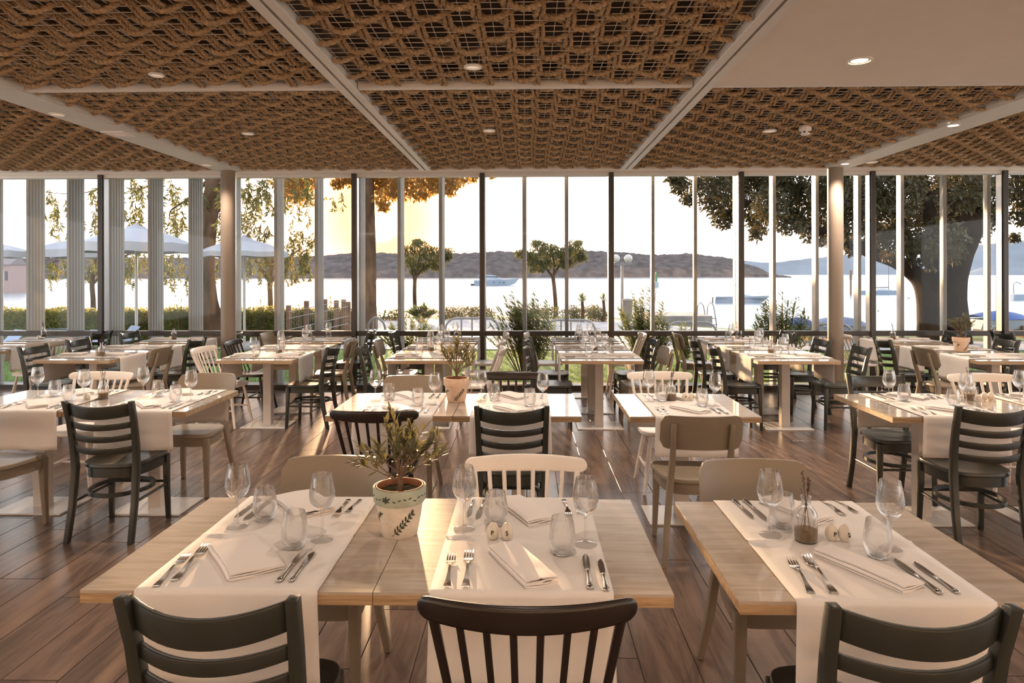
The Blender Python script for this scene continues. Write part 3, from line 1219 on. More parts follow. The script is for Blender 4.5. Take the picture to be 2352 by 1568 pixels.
def napkin_mesh(seed):
    rnd = random.Random(seed)
    m = MB()
    W, L, th = .115, .27, .0032
    # cross-section of the folded cloth: three layers turned at the sides
    zs = [.0018, .0062, .0115, .0160]
    path = []
    for l in range(4):
        x0, x1 = (-W / 2, W / 2) if l % 2 == 0 else (W / 2, -W / 2)
        ins = .004 * l
        for k in range(9):
            f = k / 8
            path.append((x0 + (x1 - x0) * f * (1 - ins), zs[l] + .0012 * sin(f * 5 + l + seed)))
        if l < 3:
            sgn = 1 if l % 2 == 0 else -1
            path.append((x1 + sgn * .0035, (zs[l] + zs[l + 1]) / 2))
    n = len(path)
    nrm = []
    for i in range(n):
        a, b = path[max(i - 1, 0)], path[min(i + 1, n - 1)]
        dx, dz = b[0] - a[0], b[1] - a[1]
        q = sqrt(dx * dx + dz * dz) or 1
        nrm.append((-dz / q * th / 2, dx / q * th / 2))
    rings = []
    for j in range(13):
        y = L * j / 12
        bend = .004 * sin(y * 14 + seed)
        puff = 1 + .20 * sin(pi * j / 12) + .05 * rnd.uniform(-1, 1)
        sk = .010 * (j / 12 - .5)
        r = []
        for i in range(n):
            r.append((path[i][0] + nrm[i][0] + bend, y + sk * path[i][0] * 8, max(.0004, (path[i][1] + nrm[i][1]) * puff)))
        for i in reversed(range(n)):
            r.append((path[i][0] - nrm[i][0] + bend, y + sk * path[i][0] * 8, max(.0002, (path[i][1] - nrm[i][1]) * puff)))
        rings.append(r)
    m.loft(rings)
    return m.mesh('napkin', M['napkin'], smooth=60)


FORK, KNIFE = fork_mesh(), knife_mesh()
NAP = [napkin_mesh(s) for s in (1, 2, 3)]
TZ = .7548      # top of a cloth


def wine_proto():
    t = thing('wine_glass', 'wine glass', 'glass')
    m = MB()
    m.lathe([(.0358, .0), (.0368, .0018), (.0345, .0040), (.020, .0056), (.010, .0075), (.0055, .014)], 28)
    m.build('foot', M['glass'], t)
    m = MB()
    m.lathe([(.0055, .014), (.0040, .03), (.0037, .06), (.0040, .082), (.0062, .092)], 14, cap=False)
    m.build('stem', M['glass'], t)
    m = MB()
    m.lathe([(.0062, .092), (.016, .0985), (.028, .109), (.0370, .124), (.0415, .141), (.0412, .158), (.0375, .182), (.0325, .207), (.0305, .216), (.0293, .2167), (.0290, .215), (.0309, .205), (.0357, .181), (.0394, .158), (.0396, .141), (.035, .1255), (.0255, .1115), (.012, .103), (.001, .101)], 32, cap=False)
    m.build('bowl', M['glass'], t)
    return t


def tumbler_proto():
    t = thing('tumbler', 'stemless tumbler', 'glass')
    m = MB()
    m.lathe([(.001, .0), (.022, .0), (.026, .003), (.036, .022), (.0415, .045), (.0412, .062), (.037, .092), (.033, .115), (.0323, .1167), (.0312, .1164), (.0310, .114), (.0350, .091), (.0392, .062), (.0393, .045), (.0335, .0245), (.024, .010), (.001, .009)], 32, cap=False)
    m.build('bowl', M['glass'], t)
    m = MB()
    m.lathe([(.001, .0035), (.0215, .0035), (.0235, .006), (.0215, .0085), (.001, .0085)], 24, cap=False)
    m.build('thick_base', M['glass'], t)
    return t


WINE, TUMB = Proto(wine_proto()), Proto(tumbler_proto())


def bottle_proto():
    t = thing('bottle_vase', 'small clear bottle vase', 'vase')
    m = MB()
    m.lathe([(.001, .001), (.030, .0), (.0345, .004), (.035, .02), (.035, .080), (.033, .092), (.024, .106), (.0145, .115), (.0135, .135), (.016, .137), (.0165, .143), (.015, .145), (.0125, .144), (.0118, .135), (.0125, .117), (.022, .104), (.0315, .090), (.0335, .078), (.0335, .02), (.032, .006), (.001, .005)], 30, cap=False)
    m.build('bottle', M['glass'], t)
    m = MB()
    m.lathe([(.001, .0055), (.0315, .0055), (.0328, .012), (.0328, .040), (.026, .043), (.012, .0415), (.001, .043)], 24)
    m.build('sand', M['sand'], t)
    rnd = random.Random(5)
    for k in range(5):
        a = 2 * pi * k / 5 + .4
        p0 = Vector((.016 * cos(a), .016 * sin(a), .036))
        p1 = Vector((.005 * cos(a + 2.6), .005 * sin(a + 2.6), .140))
        h = (.085, .065, .05, .01, .03)[k]
        p2 = p1 + Vector((.014 * cos(a + 2.6) - .008, .010 * sin(a + 2.6), h))
        m = MB()
        m.tube([p0, p0.lerp(p1, .5), p1, p2], .0009, 6)
        if h > .04:
            for q in range(11):
                c = p1.lerp(p2, .35 + .065 * q)
                for s_ in range(2):
                    d = Vector((rnd.uniform(-1, 1), rnd.uniform(-1, 1), .6)).normalized()
                    m.leaf(c, d, Vector((d.y, -d.x, .1)), .007, .0045)
        m.build('lavender_sprig', M['lavender'], t)
    return t


BOT = Proto(bottle_proto())


def egg_shape():
    m = MB()
    pr = []
    for k in range(15):
        a = pi * k / 14
        z = .029 * (1 - cos(a))
        r = .0203 * sin(a) * (1.06 - .14 * (z / .058))
        pr.append((max(r, .0006), z * 1.0))
    m.lathe(pr, 24)
    return m


egg_mesh = egg_shape().mesh('egg', M['egg'], smooth=180)
def letter_mesh(ch):
    cu = bpy.data.curves.new('letter', 'FONT')
    cu.body = ch
    cu.size = .0205
    cu.extrude = .0012
    cu.align_x = 'CENTER'
    cu.align_y = 'CENTER'
    o = bpy.data.objects.new('letter', cu)
    COL.objects.link(o)
    dg = bpy.context.evaluated_depsgraph_get()
    me = bpy.data.meshes.new_from_object(o.evaluated_get(dg))
    bpy.data.objects.remove(o)
    xs = [q.co.x for q in me.vertices]
    ys = [q.co.y for q in me.vertices]
    for q in me.vertices:
        q.co.x -= (min(xs) + max(xs)) / 2
        q.co.y -= (min(ys) + max(ys)) / 2
    me.materials.clear()
    me.materials.append(M['ink'])
    return me


LET = {c: letter_mesh(c) for c in 'PS'}
def shaker(ch, x, y, rz, label, show=True):
    o = thing('egg_shaker', label, 'shaker', (x, y, TZ), rz, 'egg shaped salt and pepper shakers')
    link('shaker_body', egg_mesh, o)
    if show:
        l_ = link('letter', LET[ch], o, (0, -.0205, .030))
        l_.rotation_euler = (radians(84), 0, 0)
    m = MB()
    for k in range(3):
        a = 2 * pi * k / 3
        m.lathe([(.0010, .0566), (.0004, .0585)], 6, (.0035 * cos(a), .0035 * sin(a), 0))
    m.build('pour_holes', M['ink'], o)
    return o


def place2(mesh, name, base, a, b, L0, label, cat, group, zoff=0.0):
    """lay a piece from point a (diner's end) to point b"""
    d = b - a
    rz = math.atan2(d.y, d.x) - pi / 2
    o = link(name, mesh, None, (a.x, a.y, TZ + zoff), rz)
    s = d.length / L0
    o.scale = (s, s, s)
    return tag(o, label, cat, group)


def setting_px(where, forks, knives, nap, napw):
    for k, (a, b) in enumerate(forks):
        n = ('small', 'large')[k]
        place2(FORK, 'fork', 0, atz(*a, TZ), atz(*b, TZ), .203, '%s steel fork, %s' % (n, where), 'fork', 'table forks')
    for k, (a, b) in enumerate(knives):
        n = ('large', 'small')[k]
        place2(KNIFE, 'knife', 0, atz(*a, TZ), atz(*b, TZ), .215, '%s steel knife, %s' % (n, where), 'knife', 'table knives')
    a, b, mi = nap
    A, B = atz(*a, TZ), atz(*b, TZ)
    d = B - A
    o = link('napkin', NAP[mi], None, (A.x, A.y, TZ), math.atan2(d.y, d.x) - pi / 2)
    o.scale = (napw / .115, d.length / .27, 1.25)
    tag(o, 'folded white cloth napkin, ' + where, 'napkin', 'folded napkins')


def glass_px(px, py, kind, where, sc=1.0):
    p = atz(px, py, TZ)
    pr = WINE if kind == 'w' else TUMB
    return pr.put((p.x, p.y, TZ), random.uniform(0, 6), ('empty stemmed wine glass, ' if kind == 'w' else 'empty stemless tumbler, ') + where, 'wine glasses' if kind == 'w' else 'water tumblers', (sc, sc, sc))


def gen_setting(cx, cy_, rot, half, where, rnd, nap_deg=-32, wine=True, tumb=True):
    """cover laid for a diner: the table edge is half away from (cx, cy) against direction rot"""
    R = Matrix.Rotation(rot, 3, 'Z')
    def W(x, y):
        v = R @ Vector((x, y - half, 0))
        return Vector((cx + v.x, cy_ + v.y, TZ))
    j = lambda s=.008: rnd.uniform(-s, s)
    for n, x, L in (('small', -.205, .185), ('large', -.155, .205)):
        a = W(x + j(), .05 + j())
        b = W(x + .006 + j(), .05 + L)
        place2(FORK, 'fork', 0, a, b, .203, '%s steel fork, %s' % (n, where), 'fork', 'table forks')
    for n, x, L in (('large', .155, .215), ('small', .20, .19)):
        a = W(x + j(), .05 + j())
        b = W(x - .006 + j(), .05 + L)
        place2(KNIFE, 'knife', 0, a, b, .215, '%s steel knife, %s' % (n, where), 'knife', 'table knives')
    an = radians(nap_deg) + j(.06)
    d = R @ Vector((sin(-an) * -1, cos(an), 0))
    d = R @ (Matrix.Rotation(-an, 3, 'Z') @ Vector((0, 1, 0)))
    A = W(.0, .165) - d * .125
    o = link('napkin', NAP[rnd.randrange(3)], None, (A.x, A.y, TZ), math.atan2(d.y, d.x) - pi / 2)
    o.scale = (.9, .93, 1.2)
    tag(o, 'folded white cloth napkin, ' + where, 'napkin', 'folded napkins')
    if tumb:
        p = W(.115 + j(), .305 + j())
        TUMB.put(p, rnd.uniform(0, 6), 'empty stemless tumbler, ' + where, 'water tumblers')
    if wine:
        p = W(.21 + j(), .325 + j())
        WINE.put(p, rnd.uniform(0, 6), 'empty stemmed wine glass, ' + where, 'wine glasses')


# ---- first row
Y0, Y1 = 1.872, 2.662
T1 = [(-1.243, -.4255), (-.4245, .402)]
TA, TB, TCC = 'front table beside the big olive pot', 'front table with shakers beside the olive pot', 'front table with the lavender bottle'
table(*T1[0], Y0, Y1, TA + ', away from shakers')
table(*T1[1], Y0, Y1, TB)
YR0, YR1 = 1.838, 2.64
XR0 = atz(1697, 1379, .75).x
table(XR0, XR0 + .835, YR0, YR1, TCC)
def rx(pxa, pxb, py):
    a, b = atz(pxa, py, .75).x, atz(pxb, py, .75).x
    return (a + b) / 2, (b - a) / 2
c_, h_ = rx(302, 728, 1360)
runner('y', c_, 0, h_, Y0, Y1, .262, 'creased white table runner, ' + TA + ', away from shakers', 1)
c_, h_ = rx(984, 1408, 1364)
runner('y', c_, 0, h_, Y0, Y1, .262, 'white table runner, ' + TB, 2)
c_, h_ = rx(1822, 2272, 1377)
runner('y', c_, 0, h_, YR0, YR1, .262, 'white table runner, ' + TCC, 3)
wA, wB, wC = 'on the front table without shakers', 'on the front table with shakers by olive pot', 'on the front table with lavender bottle'
setting_px('near side ' + wA, [((355, 1348), (430, 1275)), ((398, 1335), (475, 1254))], [((638, 1338), (701, 1264)), ((666, 1337), (719, 1270))], ((584, 1324), (540, 1249), 0), .145)
setting_px('far side ' + wA, [((800, 1147.5), (768, 1189)), ((827, 1147.5), (794, 1180))], [((596, 1147.5), (539, 1190)), ((623, 1147.5), (559, 1196))], ((676, 1141), (722, 1184), 1), .14)
setting_px('near side ' + wB, [((1025, 1351), (1037, 1276)), ((1068, 1351), (1077, 1270))], [((1354, 1356), (1343, 1276)), ((1392, 1360), (1377, 1288))], ((1241, 1347), (1154, 1261), 1), .095)
setting_px('far side ' + wB, [((1294.5, 1149), (1307, 1188)), ((1328, 1149), (1330, 1182))], [((1086, 1149), (1074, 1188)), ((1112, 1149), (1094, 1194))], ((1166, 1151), (1243, 1204), 2), .10)
setting_px('near side ' + wC, [((1863, 1366), (1815, 1288)), ((1917, 1367), (1849, 1281))], [((2160, 1369), (2052, 1288)), ((2200, 1368), (2097, 1295))], ((2096, 1361), (1889, 1271), 0), .082)
setting_px('far side ' + wC, [((1885, 1150), (1939, 1188)), ((1916, 1150), (1968, 1181))], [((1684, 1150), (1729, 1194)), ((1708, 1150), (1760, 1199))], ((1764, 1152), (1898, 1203), 2), .09)
for a in ((544.5, 1208, 'w', 'far side ' + wA), (739, 1238, 'w', 'near side ' + wA), (607.5, 1193, 't', 'far side ' + wA), (675.5, 1257, 't', 'near side ' + wA),
          (1065.5, 1214, 'w', 'far side ' + wB), (1344, 1250, 'w', 'near side ' + wB), (1138, 1205, 't', 'far side ' + wB), (1290.5, 1272, 't', 'near side ' + wB),
          (1768, 1230, 'w', 'far side ' + wC), (2044, 1261, 'w', 'near side ' + wC), (1797, 1211, 't', 'far side ' + wC), (2015, 1281, 't', 'near side ' + wC)):
    glass_px(*a)
def shk(px, py, ch, where, show=True, rz=0.0):
    p = atz(px, py, TZ)
    return shaker(ch, p.x, p.y, rz, where, show)
shk(1131, 1239, 'P', 'cream egg pepper shaker lettered P, ' + wB, True, -.02)
shk(1163.5, 1240, 'S', 'cream egg salt shaker lettered S, ' + wB, True, .02)
shk(1909, 1244, 'P', 'cream egg pepper shaker lettered P, ' + wC, True, .18)
shk(1939, 1246, 'S', 'cream egg salt shaker lettered S, ' + wC, True, .30)
p = atz(1850, 1244, TZ)
BOT.put((p.x, p.y, TZ), .9, 'clear bottle vase of dried lavender in sand, front table without olive pot', 'bottle vases of lavender', (1.02, 1.02, 1.03))

chair('A', -.755, 1.865, 0, 'on the near side of the front table without shakers')
chair('D', .0, 1.868, 0, 'on the near side of the front table, largest one shown').scale = (1, 1, 1.035)
chair('A', .908, 1.852, 0, 'on the near side of the front table with lavender bottle')
chair('B', -.815, 2.652, pi, 'on the far side of the front table without shakers')
chair('C', -.004, 2.675, pi, 'on the far side of the front table with shakers')
chair('B', .946, 2.624, pi, 'on the far side of the front table with lavender bottle')

# ---- second row
def row2(x0, x1, y0, phrase, rc, rh, seed, wine=True, tumb=True, nd=-36):
    y1 = y0 + .80
    table(x0, x1, y0, y1, phrase)
    runner('y', rc, 0, rh, y0, y1, .245, 'white table runner, ' + phrase, seed)
    rnd = random.Random(seed)
    gen_setting(rc, (y0 + y1) / 2, 0, .40, 'near side, ' + phrase, rnd, nd, wine, tumb)
    gen_setting(rc, (y0 + y1) / 2, pi, .40, 'far side, ' + phrase, rnd, nd, wine, tumb)


P2 = ['second-row table at the umbrella end', 'second-row table with lone shaker and bottle', 'second-row table before the spindle chair, beside small olive pot',
      'second-row table before ladder-back chair, beside small olive pot', 'second-row single table with lettered shakers', 'second-row table with broad bare oak strip', 'second-row table at the big tree end']
row2(-3.80, -2.995, 4.33, P2[0], -3.27, .25, 11)
row2(-2.990, -2.184, 4.33, P2[1], -2.52, .25, 12)
row2(-1.252, -.458, 4.21, P2[2], -.83, .25, 13)
row2(-.455, .340, 4.21, P2[3], -.10, .25, 14)
row2(.636, 1.440, 4.21, P2[4], 1.04, .25, 15)
row2(2.236, 3.040, 4.22, P2[5], 2.68, .26, 16)
row2(3.043, 3.85, 4.22, P2[6], 3.55, .26, 17)
def bottle(px, py, label, rz=0.0, z=TZ):
    p = atz(px, py, z)
    BOT.put((p.x, p.y, z), rz, 'clear bottle vase with twigs in sand, ' + label, 'bottle vases of lavender')
Z0 = .7502
def shaker_bare(px, py, label, z=TZ):
    p = atz(px, py, z)
    o = shaker('P', p.x, p.y, pi, 'cream egg shaker turned away, ' + label, False)
    o.location.z = z
bottle(237, 914, P2[1], 1.2, Z0)
shaker_bare(200, 919, 'alone on ' + P2[1], Z0)
bottle(1541, 920, P2[4], 2.1)
shk(1573, 921, 'P', 'cream egg pepper shaker lettered P, ' + P2[4], True, .1)
shk(1588, 921, 'S', 'cream egg salt shaker lettered S, ' + P2[4], True, .5)
bottle(2226, 920, P2[5], .4, Z0)
shaker_bare(2261, 921, 'next to the bottle, ' + P2[5], Z0)
shaker_bare(2275, 921, 'farther from the bottle, ' + P2[5], Z0)

chair('B', -3.36, 4.24, -.1, 'on near side of the second-row table at umbrella end')
chair('A', -2.59, 4.34, 0, 'on near side of the second-row table with lone shaker')
chair('D', -.89, 4.212, 0, 'on near side of the second row, behind the big olive plant')
chair('A', -.086, 4.22, 0, 'on near side of second row, behind the white spindle chair')
chair('B', .985, 4.08, -.03, 'on near side of the second-row single table')
chair('A', 2.69, 4.23, -.03, 'on near side of second-row table with bare oak strip')
chair('C', -3.44, 5.20, pi, 'on far side of the second-row table at umbrella end')
chair('B', -2.53, 5.12, pi, 'on far side of the second-row table with lone shaker')
chair('B', -.88, 5.015, pi, 'on far side of second row, before the small olive pot')
chair('D', -.115, 5.22, pi, 'on far side of second row, beside the small olive pot')
chair('C', 1.065, 5.24, pi, 'on far side of the second-row single table')
chair('A', 2.66, 5.01, pi, 'on far side of second-row table with bare oak strip')
chair('C', 3.55, 5.16, pi, 'on far side of the second-row table at big tree end')

# ---- window rows: seven files of tables, diners sit left and right
YS = [(6.93, 7.728), (7.732, 8.53), (8.735, 9.52)]
RN = ['third-row table', 'fourth-row table', 'window table']
FX = [(-6.86, -6.06), (-5.09, -4.29), (-3.19, -2.395), (-1.445, -.645), (.358, 1.189), (2.33, 3.16), (4.53, 5.34)]
FN = ['first file from the hedge end', 'second file from the hedge end', 'third file from the hedge end', 'middle file', 'third file from the big tree end', 'second file from big tree end', 'first file at the big tree end']
FG = [False, False, True, True, True, True, False]
LC = [[None, None, None], 'AAA', 'CDB', 'ABA', 'AAC', 'AAB', 'BAC']
RC = [[None, 'C', 'A'], 'BAD', 'ABA', 'CCC', 'BAC', 'AAA', 'AAA']
for f in range(7):
    x0, x1 = FX[f]
    cx = (x0 + x1) / 2
    for r in range(3):
        if f == 0 and r == 0:
            continue
        y0, y1 = YS[r]
        cy_ = (y0 + y1) / 2
        ph = '%s, %s' % (RN[r], FN[f])
        rnd = random.Random(100 + f * 5 + r)
        table(x0, x1, y0, y1, ph)
        if f == 5 and r == 0:
            pass
        runner('x', 0, cy_ + rnd.uniform(-.03, .03), .25, x0, x1, .26, 'white table runner, ' + ph, 200 + f * 5 + r, crease=False)
        gen_setting(cx, cy_, -pi / 2, (x1 - x0) / 2, 'hedge side, ' + ph, rnd, 8, FG[f], FG[f])
        gen_setting(cx, cy_, pi / 2, (x1 - x0) / 2, 'tree side, ' + ph, rnd, 8, FG[f], FG[f])
        if LC[f][r]:
            chair(LC[f][r], x0 - (.09 if LC[f][r] in 'CD' else .06) + rnd.uniform(-.02, .02), cy_ + .02, -pi / 2 + rnd.uniform(-.07, .07), 'at hedge side of ' + ph)
        if RC[f][r]:
            dx = .09 if RC[f][r] in 'CD' else .06
            rz = pi / 2 + rnd.uniform(-.07, .07)
            if f == 0 and r == 1:
                dx, rz = .12, radians(66)
            if f == 5 and r == 0:
                dx = .13
            chair(RC[f][r], x1 + dx + rnd.uniform(-.02, .02), cy_ + .02, rz, 'at tree side of ' + ph)
chair('A', 6.52, 9.12, -pi / 2, 'standing alone by the window past the last file')
for px, py, lab in ((100, 772, 'window table, first file from hedge end'), (233, 816, 'third-row table, second file from hedge end'), (399, 778, 'window table, second file from hedge end'), (641, 811, 'third-row table, third file from hedge end'),
                    (990, 806, 'third-row table, middle file'), (1366, 806, 'third-row table, third file from tree end'), (1331, 781, 'window table, third file from tree end'), (1771, 812, 'third-row table, second file from tree end'), (2051, 781, 'window table, first file at tree end')):
    bottle(px, py, lab, px * .37)
for px, py, lab in ((88, 778, 'window table, first file from hedge end'), (221, 816, 'third-row table, second file from hedge end'), (391, 780, 'window table, second file from hedge end'), (720, 780, 'window table, third file from hedge end'), (1684, 783, 'window table, second file from big tree end'), (2061, 783, 'window table, first file at tree end')):
    shaker_bare(px, py, lab)
p = atz(2236, 812, TZ)


# ------------------------------------------------------------------ potted olives
def pot_surface(prof, ang, z, off):
    for (r0, z0), (r1, z1) in zip(prof, prof[1:]):
        if z0 <= z <= z1:
            r = r0 + (r1 - r0) * (z - z0) / (z1 - z0)
            return Vector(((r + off) * sin(ang), -(r + off) * cos(ang), z))
    return Vector((0, 0, z))


BODY = [(.0575, .0), (.060, .004), (.071, .060), (.0790, .115)]
BAND = [(.0835, .112), (.0870, .118), (.0885, .140), (.0890, .158)]
def motif(name, t, leaves, stem, prof, off=.0007):
    """painted sprig: leaves as (angle, z, direction, length, width) on the pot's skin"""
    m = MB()
    for a, z, d, L, W in leaves:
        cs = []
        for k in range(7):
            f = k / 6
            wv = W * sin(pi * f) ** .8 / 2
            r = .075
            ca, cz = a + sin(d) * L * f / r, z + cos(d) * L * f
            pa, pz = cos(d) * wv / r, -sin(d) * wv
            cs.append(((ca - pa, cz - pz), (ca + pa, cz + pz)))
        vs_ = []
        for l_, r_ in cs:
            vs_ += [pot_surface(prof, l_[0], min(max(l_[1], .002), prof[-1][1] - .0005), off), pot_surface(prof, r_[0], min(max(r_[1], .002), prof[-1][1] - .0005), off)]
        m.add(vs_, [(2 * k, 2 * k + 1, 2 * k + 3, 2 * k + 2) for k in range(6)])
    for (a0, z0), (a1, z1) in stem:
        pts = [pot_surface(prof, a0 + (a1 - a0) * k / 6, z0 + (z1 - z0) * k / 6, off) for k in range(7)]
        m.tube(pts, .0008, 5)
    return m.build(name, M['paint_leaf'], t, smooth=0)


def olive(loc, label, sc, single_leaves, fancy, seed, spread=1.0, tall=1.0):
    rnd = random.Random(seed)
    t = thing('potted_olive', label, 'potted plant', loc, 0, 'potted olive trees')
    t.scale = (sc, sc, sc)
    pm_ = M['pot'] if fancy else M['pot_plain']
    m = MB()
    m.lathe([(.001, 0)] + BODY + [(.0790, .116)], 40)
    m.build('pot_body', pm_, t)
    m = MB()
    m.lathe(BAND + [(.0885, .163), (.083, .165), (.080, .162), (.078, .150)], 40, cap=False)
    m.lathe([(.0790, .112), (.0835, .112)], 40, cap=False)
    m.build('pot_rim', M['pot_band'] if fancy else pm_, t)
    m = MB()
    m.lathe([(.0805, .163), (.079, .166), (.0755, .166), (.0745, .160), (.074, .142)], 40, cap=False)
    m.build('inner_pot', M['pot_in'], t)
    m = MB()
    def so(u, v):
        r, a = .0745 * v, 2 * pi * u
        x, y = r * cos(a), r * sin(a)
        return (x, y, .145 + .006 * noise.noise(Vector((x * 60, y * 60, seed))))
    m.grid(so, 28, 8)
    m.build('soil', M['soil'], t)
    # painted sprigs
    lv = []
    for k in range(7):
        f = k / 6
        a, z = -.05 + .75 * f, .022 + .060 * f
        lv.append((a, z, .1 + .15 * rnd.uniform(-1, 1), .020, .0065))
        lv.append((a + .02, z, 1.75 + .15 * rnd.uniform(-1, 1), .017, .006))
        lv.append((a + .05, z + .002, 1.15, .008, .0075))
    lv.append((.70, .082, .6, .020, .006))
    motif('painted_branch', t, lv, [((-.22, .012), (.35, .045)), ((.35, .045), (.72, .085))], BODY)
    lv = [(-.95 + .1 * rnd.uniform(-1, 1), .055 + .005 * k, -.9 + .42 * k, .024, .006) for k in range(6)]
    motif('painted_branch', t, lv, [], BODY)
    if fancy:
        lv = []
        for k in range(14):
            a = -1.3 + .2 * k
            lv.append((a, .138 + .004 * sin(k * 1.7), 1.2 if k % 2 else 1.95, .012, .0045))
        lv += [(-.35, .138, .1 + 1.05 * k, .013, .006) for k in range(6)]
        motif('painted_garland', t, lv, [], BAND)
    # trunk and branches
    tips = []
    m = MB()
    m.tube([(0, 0, .14), (.003, .002, .17), (-.002, .0, .20)], [.011, .009, .0095], 10)
    m.build('trunk', M['olive_bark'], t)
    m = MB()
    if fancy:
        m.tube([(-.002, 0, .198), (.012, -.006, .200), (.024, -.004, .212), (.022, 0, .228), (.008, .002, .222)], [.006, .005, .004, .004, .003], 8)
    nb = 15
    for k in range(nb):
        a = 2 * pi * k / nb * 2.4 + rnd.uniform(-.3, .3)
        el = rnd.uniform(.15, 1.35)
        L = rnd.uniform(.10, .155) * spread
        d = Vector((cos(a) * cos(el), sin(a) * cos(el), sin(el) * tall + .12))
        p0 = Vector((-.002, 0, rnd.uniform(.175, .205)))
        p1 = p0 + d * L * .5 + Vector((0, 0, .012))
        p2 = p0 + d * L + Vector((rnd.uniform(-.012, .012), rnd.uniform(-.012, .012), .02))
        m.tube([p0, p1, p2], [.0034, .0024, .0012], 6)
        for q in range(3):
            s0 = p0.lerp(p2, .55 + .2 * q)
            dd = (d + Vector((rnd.uniform(-.9, .9), rnd.uniform(-.9, .9), rnd.uniform(-.3, .8)))).normalized()
            s1 = s0 + dd * rnd.uniform(.03, .06)
            m.tube([s0, s1], [.0014, .0008], 5)
            tips.append((s0, s1, dd))
        tips.append((p1, p2, d.normalized()))
    m.build('branches', M['olive_bark'], t)
    lm_ = MB()
    lm_.add([(0, 0, 0), (.10, .3, .015), (.13, .55, .03), (.06, .85, .02), (0, 1, 0), (-.06, .85, .02), (-.13, .55, .03), (-.10, .3, .015), (0, .4, -.012), (0, .7, -.008)],
            [(0, 1, 8), (1, 2, 9, 8), (2, 3, 9), (3, 4, 9), (4, 5, 9), (5, 6, 9), (6, 7, 8, 9), (7, 0, 8)])
    lme = lm_.mesh('leaf', M['olive_leaf'], smooth=0)
    allm = MB()
    nl = 0
    per = 5 if single_leaves else 6
    for s0, s1, dd in tips:
        for q in range(per):
            if single_leaves and nl >= 290:
                break
            p = s0.lerp(s1, (q + .6) / per)
            d = (dd * .9 + Vector((rnd.uniform(-1, 1), rnd.uniform(-1, 1), rnd.uniform(-.6, .9)))).normalized()
            L = rnd.uniform(.034, .054)
            if single_leaves:
                o = link('leaf', lme, t, p)
                o.rotation_euler = d.to_track_quat('Y', 'Z').to_euler()
                o.scale = (L * 1.25, L, L)
                nl += 1
            else:
                allm.leaf(p, d, Vector((rnd.uniform(-1, 1), rnd.uniform(-1, 1), 1)), L, L * .26)
    if not single_leaves:
        allm.build('foliage', M['olive_leaf'], t, smooth=0)['kind'] = 'stuff'
    return t


p = atz(917, 1224, .7502)
olive((p.x, p.y, .7502), 'olive tree in the big painted pot between the two front tables', 1.0, True, True, 3)
p = atz(1048, 922, .7502)
olive((p.x, p.y, .7502), 'small potted olive in the middle of the second row', 1.0, False, False, 8, 1.15)
p = atz(2207, 809, TZ)
olive((p.x, p.y, TZ), 'potted olive with upright golden leaves on a fourth-row table', .98, False, False, 12, .95, 1.3)
# ------------------------------------------------------------------ outdoors: ground, sea, hills
m = MB()
edge = [(-60, 27), (-9, 27), (2.0, 27), (3.4, 26.5), (4.6, 22.5), (7.2, 20.5), (8.6, 18.6), (60, 18.6)]
pts = [(-60, 9.9)] + edge + [(60, 9.9)]
m.add([(x, y, -.05) for x, y in pts] + [(x, y, -2.2) for x, y in pts], [tuple(range(len(pts)))[::-1]] + [(i, i + 1, len(pts) + i + 1, len(pts) + i) for i in range(len(pts) - 1)])
o = struct(m.build('ground_outside', M['lawn'], smooth=0))
m = MB()
m.add([(-7, 15.2, -.035), (60, 14.4, -.035), (60, 16.2, -.035), (8, 17.0, -.035), (6.5, 20.3, -.035), (4.4, 22.2, -.035), (3.2, 25.6, -.035), (-7, 25.6, -.035)], [tuple(range(8))])
struct(m.build('promenade_path', M['paving'], smooth=0))
m = MB()
rnd = random.Random(4)
for k in range(26000):
    y = 10.25 + 4.6 * rnd.random() ** 1.3
    x = rnd.uniform(-1, 1) * (.80 * y + .6)
    h = rnd.uniform(.03, .075)
    a = rnd.uniform(0, 6.28)
    dx, dy = .005 * cos(a), .005 * sin(a)
    lx, ly = rnd.uniform(-.03, .03), rnd.uniform(-.03, .03)
    m.v += [(x - dx, y - dy, -.05), (x + dx, y + dy, -.05), (x + lx, y + ly, -.05 + h)]
    n_ = len(m.v)
    m.f.append((n_ - 3, n_ - 2, n_ - 1))
g = m.build('lawn_grass', M['grass'], smooth=0)
tag(g, 'short bright green grass growing outside below the window rail', 'grass', None, 'stuff')
m = MB()
m.add([(-3500, 15, -1.5), (3500, 15, -1.5), (3500, 4200, -1.5), (-3500, 4200, -1.5)], [(0, 1, 2, 3)])
struct(m.build('sea_water', M['sea'], smooth=0))


def ridge(name, Y, depth, prof, mt, rough, bumps, seed, zb=-1.5, nx=260, ny=9):
    """hill with a skyline given as (pixel x, pixel y) at distance Y"""
    pr = [(aty(px, py, Y).x, aty(px, py, Y).z) for px, py in prof]
    def top(x):
        if x <= pr[0][0]:
            return pr[0][1]
        for (a, b), (c, d) in zip(pr, pr[1:]):
            if a <= x <= c:
                f = (x - a) / (c - a)
                f = f * f * (3 - 2 * f)
                return b + (d - b) * f
        return pr[-1][1]
    x0, x1 = pr[0][0], pr[-1][0]
    m = MB()
    def fn(u, v):
        x = x0 + (x1 - x0) * u
        h = top(x)
        s = sin(pi / 2 * min(1, v * 1.25)) ** .8 if v < .8 else cos((v - .8) / .2 * pi / 2) * .98 + .02
        z = zb + (h - zb) * s
        n1 = noise.noise(Vector((x * bumps, v * 7 + seed, seed))) + .6 * noise.noise(Vector((x * bumps * 3.1, v * 19, seed + 4)))
        z += rough * n1 * min(1, s * 3) * (1 if z > zb + .3 else 0)
        return (x, Y - depth * .8 + depth * v + rough * 2 * n1 * (v > 0), max(zb - .2, z))
    m.grid(fn, nx, ny)
    return struct(m.build(name, M[mt], smooth=180))


